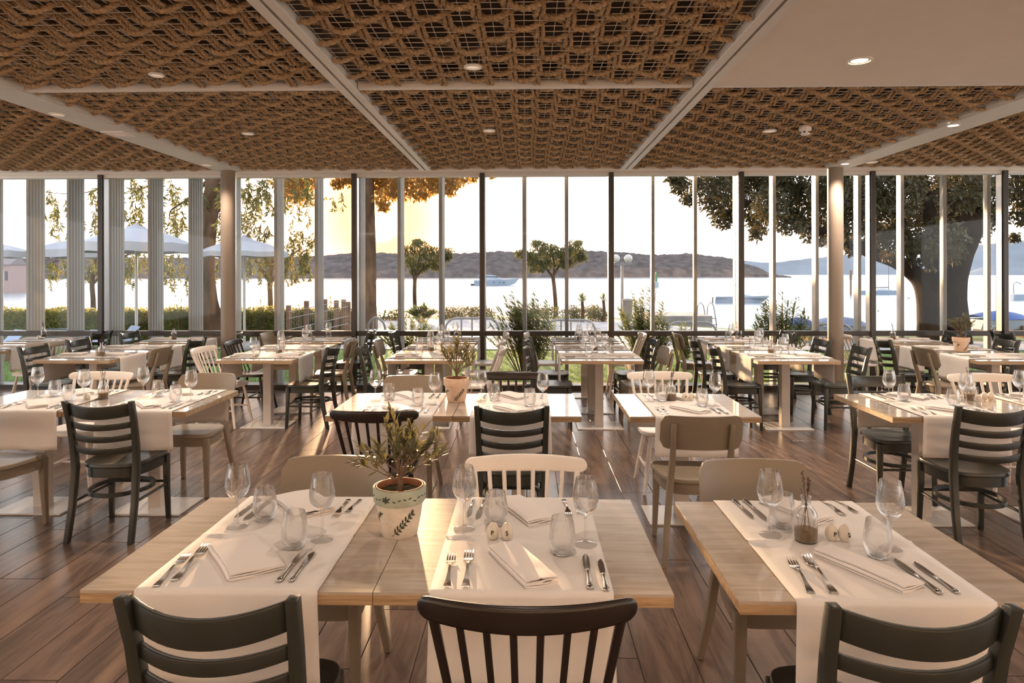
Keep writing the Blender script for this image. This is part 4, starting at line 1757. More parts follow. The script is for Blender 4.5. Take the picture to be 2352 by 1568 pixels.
ridge('hill', 640, 90, [(-1500, 585), (-400, 590), (0, 592), (300, 590), (560, 592), (720, 588), (830, 580), (930, 583), (1040, 583), (1150, 578), (1260, 582), (1340, 576), (1420, 580), (1500, 586), (1580, 584), (1660, 592), (1705, 608), (1735, 626), (1765, 637)], 'hill', 1.5, .16, 2, nx=900, ny=26)
ridge('hill', 575, 14, [(-1500, 636.6), (1000, 636.8), (1500, 635.8), (1745, 636.0), (1790, 638)], 'shore', .12, .2, 5, ny=4)
ridge('hill', 2600, 500, [(1300, 606), (1480, 599), (1560, 598), (1650, 600), (1740, 604), (1830, 596), (1920, 588), (1990, 586), (2060, 592), (2140, 590), (2230, 566), (2300, 557), (2380, 552), (2700, 556), (3300, 575), (4200, 600)], 'far_hill', 9, .006, 9, nx=300, ny=8)
ridge('hill', 1500, 150, [(2150, 637), (2215, 629), (2262, 615), (2310, 606), (2380, 604), (2700, 612), (3300, 633)], 'far_hill', 3, .03, 13, nx=120, ny=6)

# ------------------------------------------------------------------ trees and shrubs
def leaves(m, c, r, n, L, W, rnd, droop=0.0, flat=1.0):
    for k in range(n):
        while True:
            q = Vector((rnd.uniform(-1, 1), rnd.uniform(-1, 1), rnd.uniform(-1, 1)))
            if q.length <= 1:
                break
        p = Vector(c) + Vector((q.x * r, q.y * r, q.z * r * flat))
        d = Vector((rnd.uniform(-1, 1), rnd.uniform(-1, 1), rnd.uniform(-1, .5) - droop * 2)).normalized()
        l_ = L * rnd.uniform(.7, 1.25)
        m.leaf(p, d, Vector((rnd.uniform(-1, 1), rnd.uniform(-1, 1), rnd.uniform(-1, 1))), l_, W * rnd.uniform(.8, 1.2))


def limb(m, pts, r, n=10):
    # smooth a polyline and make it a bough
    P = [Vector(p) for p in pts]
    out_, rr = [], []
    for i in range(len(P) - 1):
        a, b = P[max(i - 1, 0)], P[i]
        c, d = P[i + 1], P[min(i + 2, len(P) - 1)]
        for k in range(5):
            t = k / 5
            out_.append(.5 * ((2 * b) + (c - a) * t + (2 * a - 5 * b + 4 * c - d) * t * t + (3 * b - a - 3 * c + d) * t ** 3))
            rr.append(r[i] + (r[i + 1] - r[i]) * t)
    out_.append(P[-1])
    rr.append(r[-1])
    m.tube(out_, rr, n)


# the big evergreen at the shore end
YB = 16.6
t = thing('evergreen_tree', 'huge dark evergreen tree with two thick trunks on the shore', 'tree', (hx(2190, YB), YB, -.05), 0)
O = Vector((hx(2190, YB), YB, -.05))
def W_(px, py, dy=0.0):
    v = aty(px, py, YB + dy)
    return v - O
m = MB()
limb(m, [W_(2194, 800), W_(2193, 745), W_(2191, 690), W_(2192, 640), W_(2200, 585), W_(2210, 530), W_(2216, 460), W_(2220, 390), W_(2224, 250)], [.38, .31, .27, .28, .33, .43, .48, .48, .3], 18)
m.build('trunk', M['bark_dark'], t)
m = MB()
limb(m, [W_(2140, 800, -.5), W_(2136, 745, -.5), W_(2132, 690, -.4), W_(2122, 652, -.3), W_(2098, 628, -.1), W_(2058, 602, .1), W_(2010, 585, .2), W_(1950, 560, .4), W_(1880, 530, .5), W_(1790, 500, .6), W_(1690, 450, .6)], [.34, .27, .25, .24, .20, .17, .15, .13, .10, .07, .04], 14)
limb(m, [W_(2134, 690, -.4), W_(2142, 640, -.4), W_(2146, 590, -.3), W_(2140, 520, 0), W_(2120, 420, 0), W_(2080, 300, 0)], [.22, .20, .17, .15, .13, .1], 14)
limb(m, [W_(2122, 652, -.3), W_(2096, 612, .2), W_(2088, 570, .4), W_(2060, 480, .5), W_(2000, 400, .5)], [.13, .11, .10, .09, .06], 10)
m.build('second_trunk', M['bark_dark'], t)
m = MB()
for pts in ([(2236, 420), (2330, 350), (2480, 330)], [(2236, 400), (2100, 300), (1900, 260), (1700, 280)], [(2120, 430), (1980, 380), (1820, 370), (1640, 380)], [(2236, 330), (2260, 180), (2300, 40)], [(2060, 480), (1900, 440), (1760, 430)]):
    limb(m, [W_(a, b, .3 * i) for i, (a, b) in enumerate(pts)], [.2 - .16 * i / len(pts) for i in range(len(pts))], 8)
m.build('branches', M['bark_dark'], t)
m = MB()
rnd = random.Random(21)
cl = []
for px, py, r in ((1562, 425, 22), (1580, 455, 16), (1548, 405, 16), (1612, 420, 28), (1640, 460, 34), (1660, 500, 26), (1655, 420, 40), (1690, 480, 34), (1720, 430, 46), (1745, 505, 30), (1768, 470, 40), (1740, 535, 16), (1800, 430, 50), (1812, 505, 34), (1850, 465, 48), (1870, 530, 30), (1905, 480, 46), (1900, 420, 50), (1925, 545, 28), (1950, 500, 46),
                  (1962, 570, 20), (1985, 450, 52), (2000, 540, 38), (2030, 490, 52), (2060, 550, 40), (2070, 440, 56), (2105, 510, 52), (2110, 575, 34), (2150, 460, 60), (2165, 545, 50), (2145, 600, 22), (2210, 430, 60), (2230, 500, 56), (2270, 440, 46), (2190, 580, 26), (2290, 500, 24), (2340, 430, 44), (2360, 490, 34), (2400, 420, 60), (2330, 545, 12), (1885, 555, 10), (1842, 520, 12), (2040, 585, 14), (1690, 405, 40), (1770, 400, 44), (1950, 400, 56)):
    dd = rnd.uniform(-2.2, 2.0)
    v = aty(px, py, YB + dd) - O
    R = r * (YB + dd) / F
    leaves(m, v, R, int(2500 * R * R + 500 * R), .14, .058, rnd, .15)
for k in range(60):
    a, b = rnd.uniform(0, 6.28), rnd.random() ** .5
    v = Vector((-1.5 + 6.4 * b * cos(a), 3.2 * b * sin(a), rnd.uniform(4.6, 8.5)))
    leaves(m, v, rnd.uniform(.8, 1.3), 520, .18, .08, rnd, .1)
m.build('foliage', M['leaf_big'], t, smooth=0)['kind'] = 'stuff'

# plane tree trunk beside the sun, with hanging autumn leaves
YB = 21.0
O = Vector((hx(845, YB), YB, -.05))
t = thing('autumn_tree', 'tall tree with orange autumn leaves, its trunk beside the setting sun', 'tree', O, 0)
m = MB()
limb(m, [W_(845, 775), W_(846, 700), W_(846, 600), W_(844, 500), W_(842, 400), W_(846, 280), W_(842, 120)], [.34, .26, .245, .24, .235, .22, .12], 16)
m.build('trunk', M['bark'], t)
m = MB()
for pts in ([(844, 420), (780, 340), (700, 330), (640, 380)], [(844, 360), (930, 300), (1030, 320), (1090, 380)], [(845, 390), (900, 370), (960, 400)], [(846, 280), (760, 200), (700, 220)], [(846, 250), (940, 180), (1040, 200)]):
    limb(m, [W_(a, b, .4 * i) for i, (a, b) in enumerate(pts)], [.12, .08, .05, .025][:len(pts)], 8)
m.build('branches', M['bark'], t)
m = MB()
rnd = random.Random(31)
for px, py, r in ((665, 440, 22), (655, 410, 24), (690, 420, 18), (700, 450, 12), (735, 450, 8), (775, 420, 10), (800, 405, 14), (870, 420, 14), (880, 450, 16), (895, 425, 18), (880, 472, 8), (915, 440, 16), (950, 410, 24), (955, 440, 14), (985, 415, 22), (975, 445, 8), (1010, 408, 22), (1040, 410, 16), (1032, 432, 12), (1062, 404, 14), (1085, 402, 8), (1130, 400, 5), (720, 405, 14), (905, 405, 20), (1000, 395, 30), (930, 390, 34), (860, 385, 30), (790, 380, 34), (700, 385, 34)):
    dd = rnd.uniform(-1.2, 1.2)
    v = aty(px, py, YB + dd) - O
    R = r * 1.45 * (YB + dd) / F
    leaves(m, v, R, int(620 * R * R + 230 * R) + 14, .15, .095, rnd, .3)
for k in range(34):
    a, b = rnd.uniform(0, 6.28), rnd.random() ** .5
    v = Vector((.4 + 4.6 * b * cos(a), 3.0 * b * sin(a), rnd.uniform(6.0, 9.2)))
    leaves(m, v, rnd.uniform(.7, 1.1), 150, .18, .11, rnd, .2)
m.build('foliage', M['leaf_gold'], t, smooth=0)['kind'] = 'stuff'


def strand_tree(name, label, px, Y, trunk, tr, strands, L, Wd, mt, seed, cat='tree', boughs=(), crown=0):
    """tree whose leaves hang in loose sprays; strands as (x, y, length, count) in the photo's frame at distance Y"""
    global YB, O
    YB = Y
    O = Vector((hx(px, Y), Y, -.05))
    rnd = random.Random(seed)
    t = thing(name, label, cat, O, 0)
    m = MB()
    limb(m, [W_(a, b) for a, b in trunk], tr, 14)
    m.build('trunk', M['bark'], t)
    m = MB()
    for pts in boughs:
        limb(m, [W_(a, b, .3 * i) for i, (a, b) in enumerate(pts)], [.055, .035, .022, .012, .008][:len(pts)], 6)
    f = MB()
    for sx, sy, ln, ct in strands:
        dd = rnd.uniform(-1.3, 1.3)
        for q in range(max(1, int(ct / 9))):
            x0 = sx + rnd.uniform(-16, 16)
            a = aty(x0, sy + rnd.uniform(-12, 12), Y + dd) - O
            b = aty(x0 + rnd.uniform(-10, 10), sy + ln * rnd.uniform(.7, 1.15), Y + dd + rnd.uniform(-.3, .3)) - O
            m.tube([a, a.lerp(b, .5) + Vector((.03, 0, .03)), b], [.007, .005, .002], 4)
            for k in range(9):
                p = a.lerp(b, (k + .5) / 9)
                d = Vector((rnd.uniform(-1, 1), rnd.uniform(-1, 1), rnd.uniform(-1.4, .1))).normalized()
                for z_ in range(4):
                    d2 = (d + Vector((rnd.uniform(-.8, .8), rnd.uniform(-.8, .8), -.3))).normalized()
                    f.leaf(p, d2, Vector((rnd.uniform(-1, 1), rnd.uniform(-1, 1), .3)), L * rnd.uniform(.7, 1.2), Wd)
    m.build('branches', M['bark'], t)
    for k in range(crown):
        a, b = rnd.uniform(0, 6.28), rnd.random() ** .5
        leaves(f, Vector((3.4 * b * cos(a), 2.6 * b * sin(a), rnd.uniform(5.2, 8))), .8, 130, L * 1.2, Wd * 1.3, rnd, .5)
    f.build('foliage', M[mt], t, smooth=0)['kind'] = 'stuff'
    return t


rs = random.Random(77)
st = []
for cx, cy_, sp, n in ((120, 470, 26, 5), (105, 440, 14, 3), (150, 520, 26, 5), (205, 480, 16, 4), (215, 425, 12, 3), (300, 410, 28, 8), (300, 450, 26, 8), (320, 500, 24, 8), (300, 480, 20, 5), (395, 415, 26, 8), (390, 460, 26, 9), (410, 500, 22, 7), (450, 430, 26, 7), (500, 420, 20, 7), (505, 470, 22, 9), (510, 520, 18, 8), (560, 430, 20, 7), (570, 470, 22, 9), (600, 450, 22, 9), (590, 500, 24, 9), (610, 400, 22, 6), (640, 440, 16, 5), (710, 440, 10, 2), (690, 470, 12, 3), (690, 405, 20, 4), (730, 430, 8, 2), (775, 440, 6, 2), (560, 395, 24, 5)):
    for k in range(n):
        st.append((cx + rs.uniform(-sp, sp), cy_ + rs.uniform(-sp, sp), rs.uniform(26, 58), 10))
strand_tree('willow_tree', 'large drooping willow-leaved tree with ribbed trunk beside the round column', 485, 16.2, [(486, 790), (484, 740), (478, 690), (474, 620), (478, 540), (486, 460), (494, 400), (500, 260)], [.42, .30, .22, .185, .185, .19, .20, .1], st, .16, .030, 'leaf_willow', 41,
            boughs=[[(490, 420), (420, 380), (330, 395), (200, 440), (105, 440)], [(492, 400), (400, 400), (330, 430), (290, 430)], [(490, 400), (440, 450), (395, 480), (390, 500)], [(495, 390), (560, 380), (640, 400), (700, 430)], [(480, 500), (520, 470), (560, 450)]], crown=26)
st = []
for cx, cy_, sp, n in ((700, 560, 26, 12), (690, 590, 30, 16), (672, 620, 30, 14), (650, 600, 26, 10), (625, 590, 30, 12), (590, 600, 30, 12), (580, 625, 20, 7), (700, 625, 18, 7), (660, 560, 20, 6), (640, 630, 24, 8)):
    for k in range(n):
        st.append((cx + rs.uniform(-sp, sp), cy_ + rs.uniform(-sp * .7, sp * .7) - 12, rs.uniform(18, 34), 14))
strand_tree('small_willow_tree', 'small drooping tree beyond the lone parasol and hedge', 622, 21, [(622, 760), (621, 690), (620, 640), (628, 590), (640, 550)], [.1, .075, .07, .06, .03], st, .15, .03, 'leaf_willow', 43, boughs=[[(621, 650), (655, 600), (690, 570)], [(621, 650), (590, 600), (575, 590)]])
st = []
for cx, cy_, sp, n in ((385, 600, 22, 16), (400, 630, 20, 14), (205, 620, 24, 18), (140, 615, 26, 16), (300, 600, 20, 14), (290, 630, 18, 12), (340, 610, 16, 8), (520, 590, 16, 6), (500, 620, 14, 5)):
    for k in range(n):
        st.append((cx + rs.uniform(-sp, sp), cy_ + rs.uniform(-sp, sp) - 10, rs.uniform(18, 36), 12))
strand_tree('hanging_foliage_tree', 'leafy tree showing below the parasol canopies', 215, 23, [(215, 760), (214, 690), (212, 640), (225, 560)], [.1, .08, .075, .04], st, .15, .034, 'leaf_willow', 44, boughs=[[(213, 650), (300, 580), (400, 590)], [(213, 650), (150, 600), (120, 600)]])


def mop(px, Y, trunk, crown, seed, label):
    global YB, O
    YB = Y
    O = Vector((hx(px, Y), Y, -.05))
    rnd = random.Random(seed)
    t = thing('umbrella_crowned_tree', label, 'tree', O, 0, 'small round-crowned trees on the promenade')
    m = MB()
    limb(m, [W_(a, b) for a, b in trunk[0]], [.095, .08, .075, .07, .06][:len(trunk[0])], 12)
    m.build('trunk', M['bark'], t)
    m = MB()
    for pts in trunk[1]:
        limb(m, [W_(a, b, .12 * i) for i, (a, b) in enumerate(pts)], [.06, .04, .025, .015][:len(pts)], 8)
    m.build('branches', M['bark'], t)
    m = MB()
    for cx, cy_, r in crown:
        dd = rnd.uniform(-.6, .6)
        v = aty(cx, cy_, Y + dd) - O
        R = r * 1.3 * (Y + dd) / F
        leaves(m, v, R, int(620 * R + 30), .19, .04, rnd, .35, .7)
    m.build('foliage', M['leaf_mop'], t, smooth=0)['kind'] = 'stuff'


mop(953, 27.0, ([(953, 760), (953, 715), (952, 670), (953, 640)], [[(953, 645), (946, 620), (940, 590)], [(953, 640), (970, 618), (990, 606), (1005, 590)], [(953, 645), (958, 615), (965, 585)]]),
    [(935, 575, 17), (945, 600, 15), (962, 562, 18), (975, 580, 18), (985, 600, 16), (1000, 575, 16), (1015, 590, 15), (1025, 575, 12), (1005, 610, 12), (968, 612, 12), (950, 620, 9), (1030, 585, 8), (958, 552, 8)], 51, 'small round-crowned tree glowing next to the sun')
mop(1274, 27.0, ([(1277, 760), (1276, 700), (1273, 660), (1270, 635)], [[(1271, 640), (1258, 620), (1240, 600)], [(1270, 635), (1285, 610), (1305, 590)], [(1271, 640), (1272, 600), (1262, 575)]]),
    [(1198, 580, 13), (1215, 585, 14), (1225, 600, 14), (1240, 565, 17), (1245, 590, 17), (1262, 570, 17), (1255, 605, 15), (1285, 580, 18), (1300, 575, 16), (1290, 600, 15), (1318, 562, 15), (1330, 575, 13), (1320, 592, 14), (1338, 588, 9), (1240, 615, 10), (1222, 615, 7), (1300, 605, 12), (1232, 555, 8), (1328, 555, 7)], 52, 'small round-crowned tree between yacht and globe lamp')


def oleander(pxs, top, Y, seed, label, n=34, mt='leaf_shrub', L=.16, Wd=.030, base=0.25):
    rnd = random.Random(seed)
    x0, x1 = hx(pxs[0], Y), hx(pxs[1], Y)
    cx, hw = (x0 + x1) / 2, (x1 - x0) / 2
    H = aty(0, top, Y).z + .05
    t = thing('oleander_shrub', label, 'shrub', (cx, Y, -.05), 0, 'shrubs outside the window')
    m, f = MB(), MB()
    for k in range(n):
        a = rnd.uniform(0, 6.28)
        r = rnd.random() ** .6
        tip = Vector((hw * .95 * r * cos(a), hw * .6 * r * sin(a), H * 1.06 * (1 - .42 * r * r) * rnd.uniform(.62, 1.0)))
        b = Vector((tip.x * base, tip.y * base, 0))
        mid = b.lerp(tip, .5) + Vector((0, 0, .08))
        m.tube([b, mid, tip], [.009, .006, .003], 5)
        for q in range(17):
            s = .28 + .72 * q / 16
            p = b.lerp(mid, s * 2) if s < .5 else mid.lerp(tip, s * 2 - 1)
            for z_ in range(3):
                aa = q * 2.1 + z_ * 2.09
                d = Vector((cos(aa), sin(aa), rnd.uniform(-.25, .9))).normalized()
                f.leaf(p, d, Vector((0, 0, 1)), L * rnd.uniform(.7, 1.15), Wd)
    m.build('stems', M['olive_bark'], t)
    f.build('foliage', M[mt], t, smooth=0)['kind'] = 'stuff'


oleander((1115, 1305), 672, 11.6, 61, 'tall oleander shrub before the jetty rail, under the yacht', 62)
oleander((1405, 1560), 664, 11.8, 62, 'tall oleander shrub below the twin globe lamp', 58)
oleander((1715, 1875), 682, 12.2, 63, 'oleander shrub at the window before the moored white boat', 54)
oleander((1545, 1600), 735, 12.0, 67, 'small low oleander shrub between two taller ones', 12)
oleander((868, 1010), 722, 12.6, 64, 'golden backlit oleander shrub beneath the sun', 46)
oleander((930, 1010), 700, 24.0, 65, 'low shrub at the foot of the glowing round-crowned tree', 26, L=.2, Wd=.05)


def lowshrub(pxs, top, Y, seed, label, n, mt='leaf_low'):
    rnd = random.Random(seed)
    x0, x1 = hx(pxs[0], Y), hx(pxs[1], Y)
    H = aty(0, top, Y).z + .05
    t = thing('low_shrub', label, 'shrub', ((x0 + x1) / 2, Y, -.05), 0, 'low shrubs along the quay')
    m, f = MB(), MB()
    for k in range(n):
        x = (x1 - x0) / 2 * rnd.uniform(-1, 1)
        hh = H * rnd.uniform(.5, 1.0) * (1 - .5 * (abs(x) / ((x1 - x0) / 2)) ** 3)
        y = rnd.uniform(-.5, .5)
        m.tube([(x, y, 0), (x + rnd.uniform(-.05, .05), y, hh)], [.01, .004], 4)
        leaves(f, (x, y, hh * .7), .26, 46, .10, .036, rnd, -.4)
    m.build('stems', M['olive_bark'], t)
    f.build('foliage', M[mt], t, smooth=0)['kind'] = 'stuff'


lowshrub((1290, 1392), 704, 24.5, 71, 'low rounded shrub under the two spiky yuccas', 40)
lowshrub((1010, 1135), 708, 25.5, 72, 'low shrub strip on the quay below the yacht', 44)
lowshrub((860, 935), 712, 25, 73, 'low shrub on the quay below the sun', 30)
lowshrub((1180, 1290), 700, 25.5, 74, 'low shrub at the foot of the middle round-crowned tree', 30)


def yucca(px, py, Y, r, seed, label):
    rnd = random.Random(seed)
    c = aty(px, py, Y)
    t = thing('yucca', label, 'plant', (c.x, Y, -.05), 0, 'yuccas on the quay')
    h = c.z + .05
    m = MB()
    m.tube([(0, 0, 0), (.03, 0, h * .5), (0, 0, h)], [.07, .055, .05], 8)
    m.build('trunk', M['bark'], t)
    m = MB()
    R = r * Y / F
    for k in range(70):
        a, el = rnd.uniform(0, 6.28), rnd.uniform(-.35, 1.5)
        d = Vector((cos(a) * cos(el), sin(a) * cos(el), sin(el)))
        m.leaf(Vector((0, 0, h)), d, Vector((0, 0, 1)), R * rnd.uniform(.8, 1.1), R * .11)
    m.build('foliage', M['leaf_shrub'], t, smooth=0)['kind'] = 'stuff'


yucca(1337, 692, 24, 25, 81, 'spiky yucca on the quay with a tall thin flower stalk nearby')
yucca(1386, 690, 24, 20, 82, 'spiky yucca right next to the dark window mullion')

# hedge
m = MB()
hy = 17.6
rnd = random.Random(91)
for k in range(15000):
    x = rnd.uniform(hx(-120, hy), hx(826, hy))
    zt = .80 + .07 * noise.noise(Vector((x * 1.3, 0, 0))) + .03 * noise.noise(Vector((x * 5, 2, 0)))
    p = Vector((x, hy + rnd.uniform(-.35, .35), rnd.random() ** .6 * zt - .05))
    if rnd.random() < .55:
        p.y = hy - .35 + rnd.uniform(-.06, .06)
    d = Vector((rnd.uniform(-1, 1), rnd.uniform(-1, .4), rnd.uniform(-.2, 1))).normalized()
    m.leaf(p, d, Vector((rnd.uniform(-1, 1), rnd.uniform(-1, 1), rnd.uniform(-1, 1))), rnd.uniform(.06, .12), .04)
hedge = thing('hedge', 'long clipped leafy hedge running below the parasols', 'hedge', (0, 0, 0), 0)
m.build('foliage', M['leaf_hedge'], hedge, smooth=0)['kind'] = 'stuff'
m = MB()
m.box(((hx(-120, hy) + hx(826, hy)) / 2, hy, .32), (hx(826, hy) - hx(-120, hy), .45, .74))
m.build('inner_growth', M['lawn'], hedge, smooth=0)
for i, (a, b, sx) in enumerate(((300, 330, 690), (400, 430, 688), (585, 612, 692), (668, 726, 690), (740, 790, 686))):
    oleander((a, b), sx, 17.1, 300 + i, 'sprig of taller leaves poking up from the hedge, %s' % ('beside parasol pole', 'beyond the parasol pole', 'before the small tree', 'at the wire fence', 'at the timber posts')[i], 7, L=.13, Wd=.03)

# timber post and wire fence
t = thing('wire_fence', 'timber post fence with slanting white wires at the hedge end', 'fence', (hx(740, 16.4), 16.4, -.05), 0)
O = Vector((hx(740, 16.4), 16.4, -.05))
YB = 16.4
for px, py in ((663, 700), (704, 690), (746, 686), (762, 690), (779, 688), (800, 692)):
    m = MB()
    a = W_(px, py)
    m.posts([(a.x, (.4 if px in (762, 779) else 0), 0, .11, .11), (a.x, (.4 if px in (762, 779) else 0), a.z, .10, .10)])
    m.build('post', M['timber'], t, smooth=0, bevel=.01)
for (a, b), (c_, d) in (((663, 715), (800, 688)), ((663, 730), (800, 703)), ((663, 756), (800, 725)), ((663, 772), (800, 742))):
    m = MB()
    m.tube([W_(a, b, -.06), W_(c_, d, -.06)], .008, 5)
    m.build('wire', M['pole'], t)
m = MB()
for k in range(34):
    px = 665 + 4 * k
    y1 = 717 - 27 * (px - 663) / 137
    m.tube([W_(px, y1, -.06), W_(px, y1 + 56, -.06)], .0025, 3)
m.build('wire_netting', M['pole'], t)['kind'] = 'stuff'

# ------------------------------------------------------------------ parasols
def parasol(px, Y, topy, rimy, valy, halfpx, label, pole=True):
    c = aty(px, topy, Y)
    t = thing('parasol', label, 'parasol', (c.x, Y, -.05), 0, 'white market parasols')
    top, rim, val = c.z + .05, aty(px, rimy, Y).z + .05, aty(px, valy, Y).z + .05
    R = halfpx * Y / F
    n = 8
    m = MB()
    def fn(u, v):
        a = 2 * pi * u + pi / 8
        seg = (u * n) % 1.0
        sagk = 1 - .035 * sin(pi * seg) * v
        r = R * v * sagk
        return (r * cos(a), r * sin(a), top - (top - rim) * v ** 1.55 - .02 * sin(pi * seg) * v)
    m.grid(fn, 64, 10)
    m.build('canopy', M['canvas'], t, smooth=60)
    m = MB()
    def fv(u, v):
        a = 2 * pi * u + pi / 8
        seg = (u * n) % 1.0
        r = R * (1 - .035 * sin(pi * seg))
        return (r * cos(a), r * sin(a), rim - .02 * sin(pi * seg) - (rim - val) * v)
    m.grid(fv, 64, 2)
    m.build('valance', M['canvas'], t, smooth=60)
    m = MB()
    m.lathe([(.20, top - .03), (.17, top + .01), (.06, top + .035), (.05, top + .07), (.001, top + .085)], 16)
    m.build('finial_cap', M['canvas'], t)
    for k in range(n):
        m = MB()
        a = 2 * pi * k / n + pi / 8
        m.tube([(.03 * cos(a), .03 * sin(a), top - .08), (.97 * R * cos(a), .97 * R * sin(a), rim - .015)], .010, 5)
        m.build('rib', M['pole'], t)
    m = MB()
    m.tube([(0, 0, .05), (0, 0, top)], .028, 12)
    m.build('pole', M['pole'], t)
    m = MB()
    m.lathe([(.05, rim + .10), (.06, rim + .05), (.035, rim - .12)], 12)
    m.build('hub', M['pole'], t)
    m = MB()
    m.box((0, 0, .03), (.5, .5, .06))
    m.build('base', M['stone'], t, smooth=0, bevel=.01)


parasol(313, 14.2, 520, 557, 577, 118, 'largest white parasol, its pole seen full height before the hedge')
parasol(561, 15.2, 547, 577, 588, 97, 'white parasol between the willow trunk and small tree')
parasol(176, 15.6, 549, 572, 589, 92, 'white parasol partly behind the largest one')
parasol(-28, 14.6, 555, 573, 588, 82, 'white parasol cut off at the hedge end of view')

# outdoor chairs with pale blue backs
def lounge(px, py, Y, rz, label):
    c = aty(px, py, Y)
    t = thing('garden_chair', label, 'garden chair', (c.x, Y, -.05), rz, 'pale garden chairs outside')
    h = c.z + .05
    m = MB()
    m.loft([[(-.28, -.02, .36), (.28, -.02, .36), (.28, .02, .36), (-.28, .02, .36)], [(-.25, -.22, h), (.25, -.22, h), (.25, -.19, h), (-.25, -.19, h)]])
    m.build('backrest', M['lilac'], t, smooth=0, bevel=.01)
    m = MB()
    m.box((0, .26, .38), (.56, .55, .04))
    m.build('seat', M['lilac'], t, smooth=0, bevel=.01)
    for sx in (-1, 1):
        for y in (0, .5):
            m = MB()
            m.tube([(sx * .25, y, 0), (sx * .25, y, .37)], .015, 8)
            m.build('leg', M['steel_rail'], t)


lounge(20, 757, 13.0, 2.6, 'pale blue garden chair behind the first window fin')
lounge(136, 751, 13.2, .5, 'pale blue garden chair outside, between two fins before the hedge')
lounge(286, 748, 13.4, 2.4, 'pale blue garden chair by the largest parasol')
lounge(215, 757, 14.9, 3.0, 'pale blue garden chair just beside the dark mullion')

# ------------------------------------------------------------------ promenade furniture
def hoop(pa, pb, top, Y, label, curveL=True, curveR=True):
    a, b = hx(pa, Y), hx(pb, Y)
    h = aty(0, top, Y).z
    r = .28
    pts = []
    if curveL:
        pts += [(a, 0, -.05)] + [(a + r - r * cos(q * pi / 12), 0, h - r + r * sin(q * pi / 12)) for q in range(7)]
    else:
        pts += [(a, 0, h)]
    if curveR:
        pts += [(b - r + r * sin(q * pi / 12), 0, h - r + r * cos(q * pi / 12)) for q in range(7)] + [(b, 0, -.05)]
    else:
        pts += [(b, 0, h)]
    t = thing('hoop_rail', label, 'railing', (0, Y, 0), 0, 'tubular hoop rails on the promenade')
    m = MB()
    m.tube(pts, .03, 8)
    m.build('bent_tube', M['steel_rail'], t)
    for x in ((a + b) / 2, a + (b - a) * .12 if not curveL else a + (b - a) * .3):
        m = MB()
        m.tube([(x, 0, -.05), (x, 0, h - .02)], .022, 8)
        m.build('upright', M['steel_rail'], t)


hoop(1023, 1145, 729, 17.6, 'bent tube rail on the paving under the yacht')
hoop(1255, 1367, 733, 17.2, 'bent tube rail on the paving beyond the glasses')
hoop(1530, 1646, 738, 16.4, 'bent tube rail on the paving beside the bathing ladder')
hoop(1860, 1958, 742, 15.8, 'bent tube rail behind the round column')
hoop(845, 884, 727, 17.8, 'short bent tube rail glowing in the sun')
hoop(2262, 2305, 748, 15.6, 'bent tube rail before the blue covered boat')

c = aty(1429, 594, 26)
t = thing('globe_street_lamp', 'street lamp with two white globes on one post', 'street lamp', (c.x, 26, -.05), 0)
h = c.z + .05
m = MB()
m.tube([(0, 0, 0), (0, 0, 1.0), (0, 0, h - .25)], [.075, .055, .045], 12)
m.build('post', M['steel_rail'], t)
m = MB()
m.tube([(-.36, 0, h - .21), (-.2, 0, h - .26), (0, 0, h - .22), (.2, 0, h - .26), (.36, 0, h - .21)], .022, 8)
m.build('cross_arm', M['steel_rail'], t)
for s in (-1, 1):
    m = MB()
    x = s * 14.3 * 26 / F
    m.lathe([(.06, -.17), (.05, -.12)] , 12, (x, 0, h))
    m.build('socket', M['steel_rail'], t)
    m = MB()
    m.lathe([(max(.001, .155 * sin(pi * k / 14)), -.155 * cos(pi * k / 14)) for k in range(15)], 24, (x, 0, h))
    m.build('globe', M['globe'], t)
c = aty(1435, 693, 25)
t = thing('litter_bin', 'squat grey bin at the foot of the globe lamp', 'bin', (c.x + .1, 25, -.05), 0)
m = MB()
m.lathe([(.16, 0), (.19, .62), (.2, .64), (.2, .68), (.17, .70)], 16)
m.build('bin_body', M['steel_rail'], t)
m = MB()
m.lathe([(.21, .70), (.2, .76), (.001, .80)], 16)
m.build('bin_lid', M['stone'], t)

# quay block and bathing ladder
a, b = aty(1500, 720, 27), aty(1632, 720, 27)
m = MB()
m.box(((a.x + b.x) / 2, 28.2, -.75), (b.x - a.x, 3.0, 1.5))
struct(m.build('quay_wall', M['stone'], smooth=0, bevel=.03))
c = aty(1624, 728, 27.5)
t = thing('bathing_ladder', 'steel bathing ladder with two arched handrails on the quay', 'ladder', (c.x, 27.5, 0), 0)
for s in (-1, 1):
    m = MB()
    m.tube([(s * .2 - .2, 0, 0), (s * .2 - .18, 0, .35), (s * .2 - .06, 0, .5), (s * .2 + .06, .0, .35), (s * .2 + .16, .0, -.3), (s * .2 + .2, .0, -.9)], .022, 8)
    m.build('handrail', M['steel_rail'], t)
for k in range(3):
    m = MB()
    m.box((.17 + .03 * k, 0, -.15 - .25 * k), (.42, .06, .03))
    m.build('rung', M['steel_rail'], t, smooth=0)

# ------------------------------------------------------------------ boats
SEAZ = -1.5
def hull(L, Bm, H, bow=.32, sheer=.15):
    rings = []
    n = 16
    for i in range(n + 1):
        u = i / n
        x = -L / 2 + L * u
        wq = Bm / 2 * (1 - max(0, (u - .45) / .55) ** 2.2) * (.88 + .12 * min(1, u * 4))
        zt = H * (1 + sheer * u * u)
        zb = -.05 + (H * .55) * max(0, (u - .8) / .2) ** 2
        xs = x + (L * .08) * max(0, (u - .7) / .3)
        rings.append([(x, -wq * .7 - .002, zb), (xs, -wq - .004, zt), (xs, wq + .004, zt), (x, wq * .7 + .002, zb)])
    return rings


